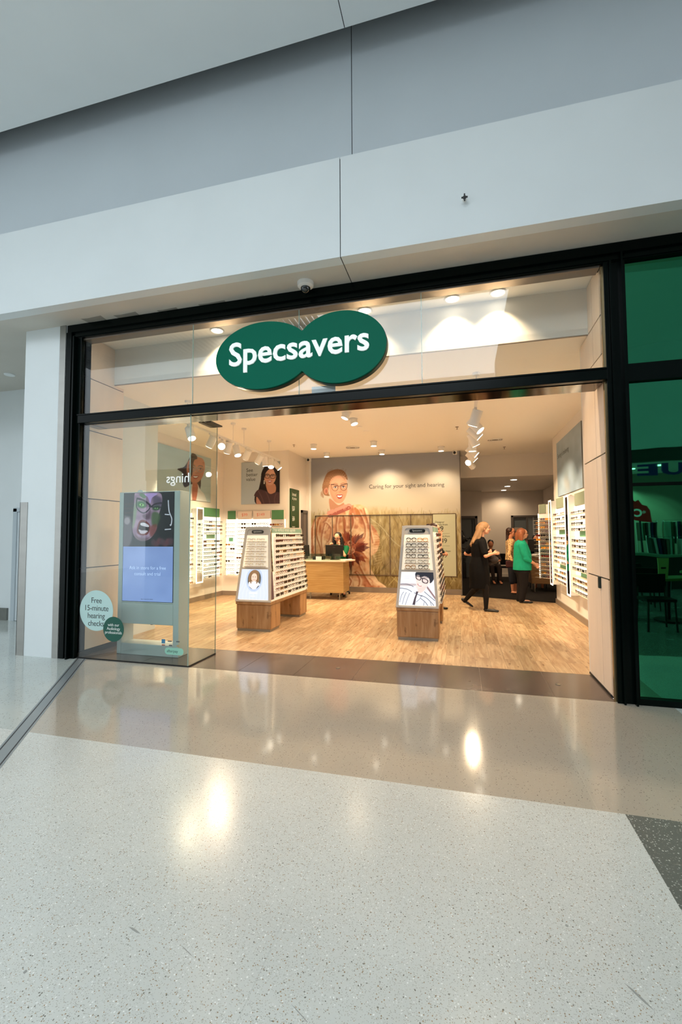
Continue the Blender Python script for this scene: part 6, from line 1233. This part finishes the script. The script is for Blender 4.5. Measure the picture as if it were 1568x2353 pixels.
blob('body', [('e', V3(1.86, 8.35, 1.25), (.075, .09, .11)), ('c', V3(1.87, 8.4, 1.16), .045, V3(1.88, 8.45, 1.02), .05), ('l', [((1.88, 8.45, 1.05), .16, .09), ((1.88, 8.45, .5), .16, .13)]), ('c', V3(1.73, 8.43, 1.0), .045, V3(1.70, 8.28, .93), .035), ('c', V3(1.8, 8.4, .5), .085, V3(1.8, 8.2, .5), .06), ('c', V3(1.8, 8.2, .5), .055, V3(1.8, 8.22, .04), .035), ('c', V3(1.96, 8.4, .5), .085, V3(1.96, 8.2, .5), .06), ('c', V3(1.96, 8.2, .5), .055, V3(1.96, 8.22, .04), .035), ('e', V3(1.79, 8.33, 1.24), (.02, .02, .03))], SK2, W7, .012, 2)
blob('top', [('l', [((1.88, 8.45, 1.1), .09, .07), ((1.88, 8.45, 1.04), .19, .11), ((1.88, 8.45, .5), .19, .16)]), ('c', V3(1.73, 8.43, 1.0), .06, V3(1.70, 8.28, .93), .05)], BLKC, W7, .013, 2); blob('hair', [('e', V3(1.87, 8.40, 1.28), (.10, .11, .115)), ('c', V3(1.9, 8.45, 1.25), .07, V3(1.92, 8.48, 1.05), .05)], mat('hair_black', (14, 11, 12)), W7, .012, 2)
bx_ = thing('office_chair', 'dark chair under the person behind the consulting desk', 'chair', (1.88, 8.48, 0)); MB().box((1.66, 8.3, .34), (2.1, 8.7, .39), 0, .02).build('seat', BLKC, bx_); MB().box((1.68, 8.66, .45), (2.08, 8.71, .85), 0, .02).build('backrest', BLKC, bx_)
for a, b in ((1.69, 8.33), (2.07, 8.33), (1.69, 8.66), (2.07, 8.66)): MB().cyl((a, b, 0), (a, b, .35), .014).build('leg', M_blk, bx_)

# ============================================================ the mall behind the camera (seen only in reflections)
wallbox('wall_opposite', (-10.6, -9.3, 3.66), (1.0, -9.0, 5.3), M_fascia)
wallbox('wall_opposite_high', (1.0, -9.3, 3.66), (14, -9.0, 6.3), M_fascia)
wallbox('ceiling_opposite', (1.0, -9.3, 6.29), (14, -4.6, 6.34), M_mceil)
wallbox('wall_opposite_band', (-10.6, -9.25, 3.30), (14, -9.05, 3.66), mat('dark_bulkhead_band', (46, 52, 46), .5))
wallbox('wall_opposite_store_back', (2.5, -12.2, 0), (14, -12.0, 3.3), mat('store_wall_putty', (150, 146, 128), .7))
wallbox('ceiling_opposite_store', (-10.6, -12.2, 3.3), (14, -9.2, 3.36), M_mceil)
wallbox('wall_opposite_left', (-10.6, -9.3, 0), (2.5, -9.1, 3.3), mat('opposite_wall_grey', (150, 154, 154), .6))
t = thing('store_sign', 'dark blue lettering over the clothes shop mirrored in the green window', 'sign', (5.2, -8.98, 2.8))
mb = MB(); mb.text('LUE', (5.87, -8.95, 0), (-1, 0, 0), (0, 0, 1), 1, width=1.40, bold=.03, ext=.03); mb.v = [(x, y, 2.90 + z * .50) for x, y, z in mb.v]; mb.build('lettering', mat('navy_letter', (18, 40, 120), .4), t)
t = thing('sports_jersey', 'red sleeveless sports jersey with a white C on display, mirrored in the green window', 'jersey', (4.5, -8.9, 1.7))
MB().prism([(4.26, 1.74), (4.72, 1.66), (4.66, 2.0), (4.60, 2.12), (4.50, 2.16), (4.42, 2.28), (4.34, 2.24), (4.26, 2.30), (4.20, 2.1)], -8.93, -8.88, fy).build('cloth', mat('jersey_red', (200, 24, 20), .6, emit=.25), t)
mb = MB(); mb.text('C', (4.50, -8.87, 1.84), (-1, 0, 0), (0, 0, 1), .30, bold=.03); mb.text('*', (4.58, -8.87, 1.86), (-1, 0, 0), (0, 0, 1), .2); mb.build('emblem', mat('jersey_white', (240, 240, 236), .5, emit=.4), t)
MB().cyl((4.46, -8.95, 0), (4.46, -8.95, 1.9), .03).build('stand', M_blk, t); MB().cyl((4.46, -8.95, 0), (4.46, -8.95, .03), .18, n=20).build('base', M_blk, t)
CC = [(20, 60, 50), (150, 190, 170), (30, 34, 44), (200, 206, 198), (60, 90, 60), (120, 110, 90), (40, 40, 90)]
for k in range(8):
    x = 4.75 + (k % 4) * .62; y = -9.4 - (k // 4) * .8; z = 1.72 if k // 4 else 1.30
    t = thing('clothes_rack', 'rail of mixed clothes in the mirrored shop, %s along in the %s row' % (ORD[k % 4], ('front', 'rear')[k // 4]), 'clothes rack', (x + .25, y, 0), group='clothes rails mirrored in the green window')
    MB().tube([(x, y, 0), (x, y, z), (x + .52, y, z), (x + .52, y, 0)], .012, 8).build('rail', mat('chrome_rail', (200, 204, 200), .2, 1.0), t)
    for j in range(7): MB().box((x + .04 + j * .065, y - .17, z - .52 - .1 * RNG.rand()), (x + .085 + j * .065, y + .17, z - .03 - .02 * RNG.rand()), 0, .01).build('garment', mat('garment_%d' % ((j + k) % 7), CC[(j * 3 + k) % 7], .8), t)
for i, (x, z) in enumerate(((5.25, 2.9), (4.8, 2.82), (4.62, 2.75))):
    t = thing('downlight', '%s of the ceiling lights mirrored in the green window' % ('right-hand', 'middle', 'left-hand')[i], 'downlight', (x, -10.0 - i * .5, 3.3)); MB().cyl((x, -10.0 - i * .5, 3.3), (x, -10.0 - i * .5, 3.28), .10, n=20).build('lens', M_lens, t)
    l = D.lights.new('store_lamp', 'SPOT'); l.energy = 130; l.color = (.95, 1, .95); l.spot_size = 1.6; l.shadow_soft_size = .06; o = D.objects.new('store_lamp', l); COL.objects.link(o); o.parent = t; o.location = (0, 0, -.05); o.rotation_euler = (-.55, 0, 0)
def cafe_table(x, y, label):
    t = thing('cafe_table', label, 'table', (x, y, 0), group='cafe tables mirrored in the green window'); MB().cyl((x, y, .66), (x, y, .70), .36, n=32).build('table_top', mat('olive_top', (130, 140, 70), .3), t)
    MB().cyl((x, y, .03), (x, y, .66), .035).build('pedestal', M_blk, t); MB().cyl((x, y, 0), (x, y, .03), .24, n=24).build('base', M_blk, t)
cafe_table(3.15, -4.0, 'round olive cafe table with a menu card, mirrored in the green window'); cafe_table(4.2, -5.3, 'round olive cafe table farther back in the green window reflection')
def cafe_chair(x, y, rz, label):
    t = thing('cafe_chair', label, 'chair', (x, y, 0), rz, 'cafe chairs mirrored in the green window'); c_, s_ = math.cos(rz), math.sin(rz); X = lambda a, b, z: (x + a * c_ - b * s_, y + a * s_ + b * c_, z)
    MB().hexa([X(-.2, -.2, .41), X(.2, -.2, .41), X(.2, .2, .41), X(-.2, .2, .41)], [X(-.2, -.2, .45), X(.2, -.2, .45), X(.2, .2, .45), X(-.2, .2, .45)]).build('seat', M_blk, t)
    MB().hexa([X(-.2, .19, .5), X(.2, .19, .5), X(.2, .22, .5), X(-.2, .22, .5)], [X(-.19, .22, .80), X(.19, .22, .80), X(.19, .25, .80), X(-.19, .25, .80)]).build('backrest', M_blk, t)
    for a in (-1, 1):
        for b in (-1, 1): MB().tube([X(a * .2, b * .2, 0), X(a * .18, b * .18, .42)] + ([X(a * .18, .2, .6)] if b > 0 else []), .016, 8).build('leg', M_blk, t)
cafe_chair(2.72, -3.3, PI, 'black cafe chair nearest the glass in the green window reflection'); cafe_chair(3.35, -3.25, PI + .3, 'second black cafe chair in the green window reflection, right of the nearest')
cafe_chair(3.9, -4.6, PI, 'black cafe chair beside the farther mirrored table'); cafe_chair(2.5, -4.3, 1.6, 'black cafe chair at the left of the mirrored near table')
t = thing('menu_card', 'upright cream menu card on the mirrored cafe table', 'menu', (3.0, -3.85, .70)); MB().box((2.93, -3.86, .70), (3.07, -3.84, 1.03)).build('card', mat('menu_cream', (206, 196, 120), .5), t); MB().box((2.965, -3.839, .86), (3.035, -3.838, .89)).build('mark', M_ink, t)

cafe_table(2.75, -6.2, 'round olive cafe table at the back of the green window reflection')
for x, y, rz_, lab in ((2.3, -5.6, .3, 'left of the farther mirrored tables'), (3.3, -6.0, PI, 'between the farther mirrored tables'), (4.7, -4.7, PI, 'right of the farther mirrored table'), (3.2, -5.2, .1, 'behind the mirrored near table'), (3.9, -3.4, PI - .2, 'at the right edge of the mirrored near table')):
    cafe_chair(x, y, rz_, 'black cafe chair ' + lab)
t = thing('shop_counter', 'long dark display counter in front of the mirrored clothes shop', 'counter', (5.5, -8.6, 0)); MB().box((3.6, -8.8, .0), (8.5, -8.4, .85), 0, .01).build('counter_body', mat('counter_dark_green', (18, 30, 26), .5), t); MB().box((3.55, -8.85, .85), (8.55, -8.35, .90)).build('counter_top', mat('counter_sage', (120, 150, 124), .4), t)

mb = MB(); mb.box((-10.6, -5.0, 6.33), (-3, -4.6, 6.40)); mb.box((-10.6, -6.6, 6.33), (-3, -6.2, 6.40))
for k in range(54): mb.box((-10.6 + k * .14, -6.2, 6.33), (-10.53 + k * .14, -5.0, 6.40))
struct(mb.build('ceiling_skylight_louvres', mat('louvre_grey', (120, 126, 128), .6)))

# all the remaining small pairs in the racks
if STUFF.v: tag(STUFF.build('spectacles_on_racks', SMAT), 'many small pairs of spectacles filling the more distant lit wall racks', 'spectacles', kind='stuff')

# ------------------------------------------------------------ finally: drawing units to metres
for me in D.meshes: me.transform(Matrix.Scale(SCALE, 4))
for o in D.objects: o.location = o.location * SCALE
for l in D.lights:
    l.energy *= SCALE ** 2
    if l.type == 'AREA': l.size *= SCALE; l.size_y *= SCALE
    else: l.shadow_soft_size *= SCALE
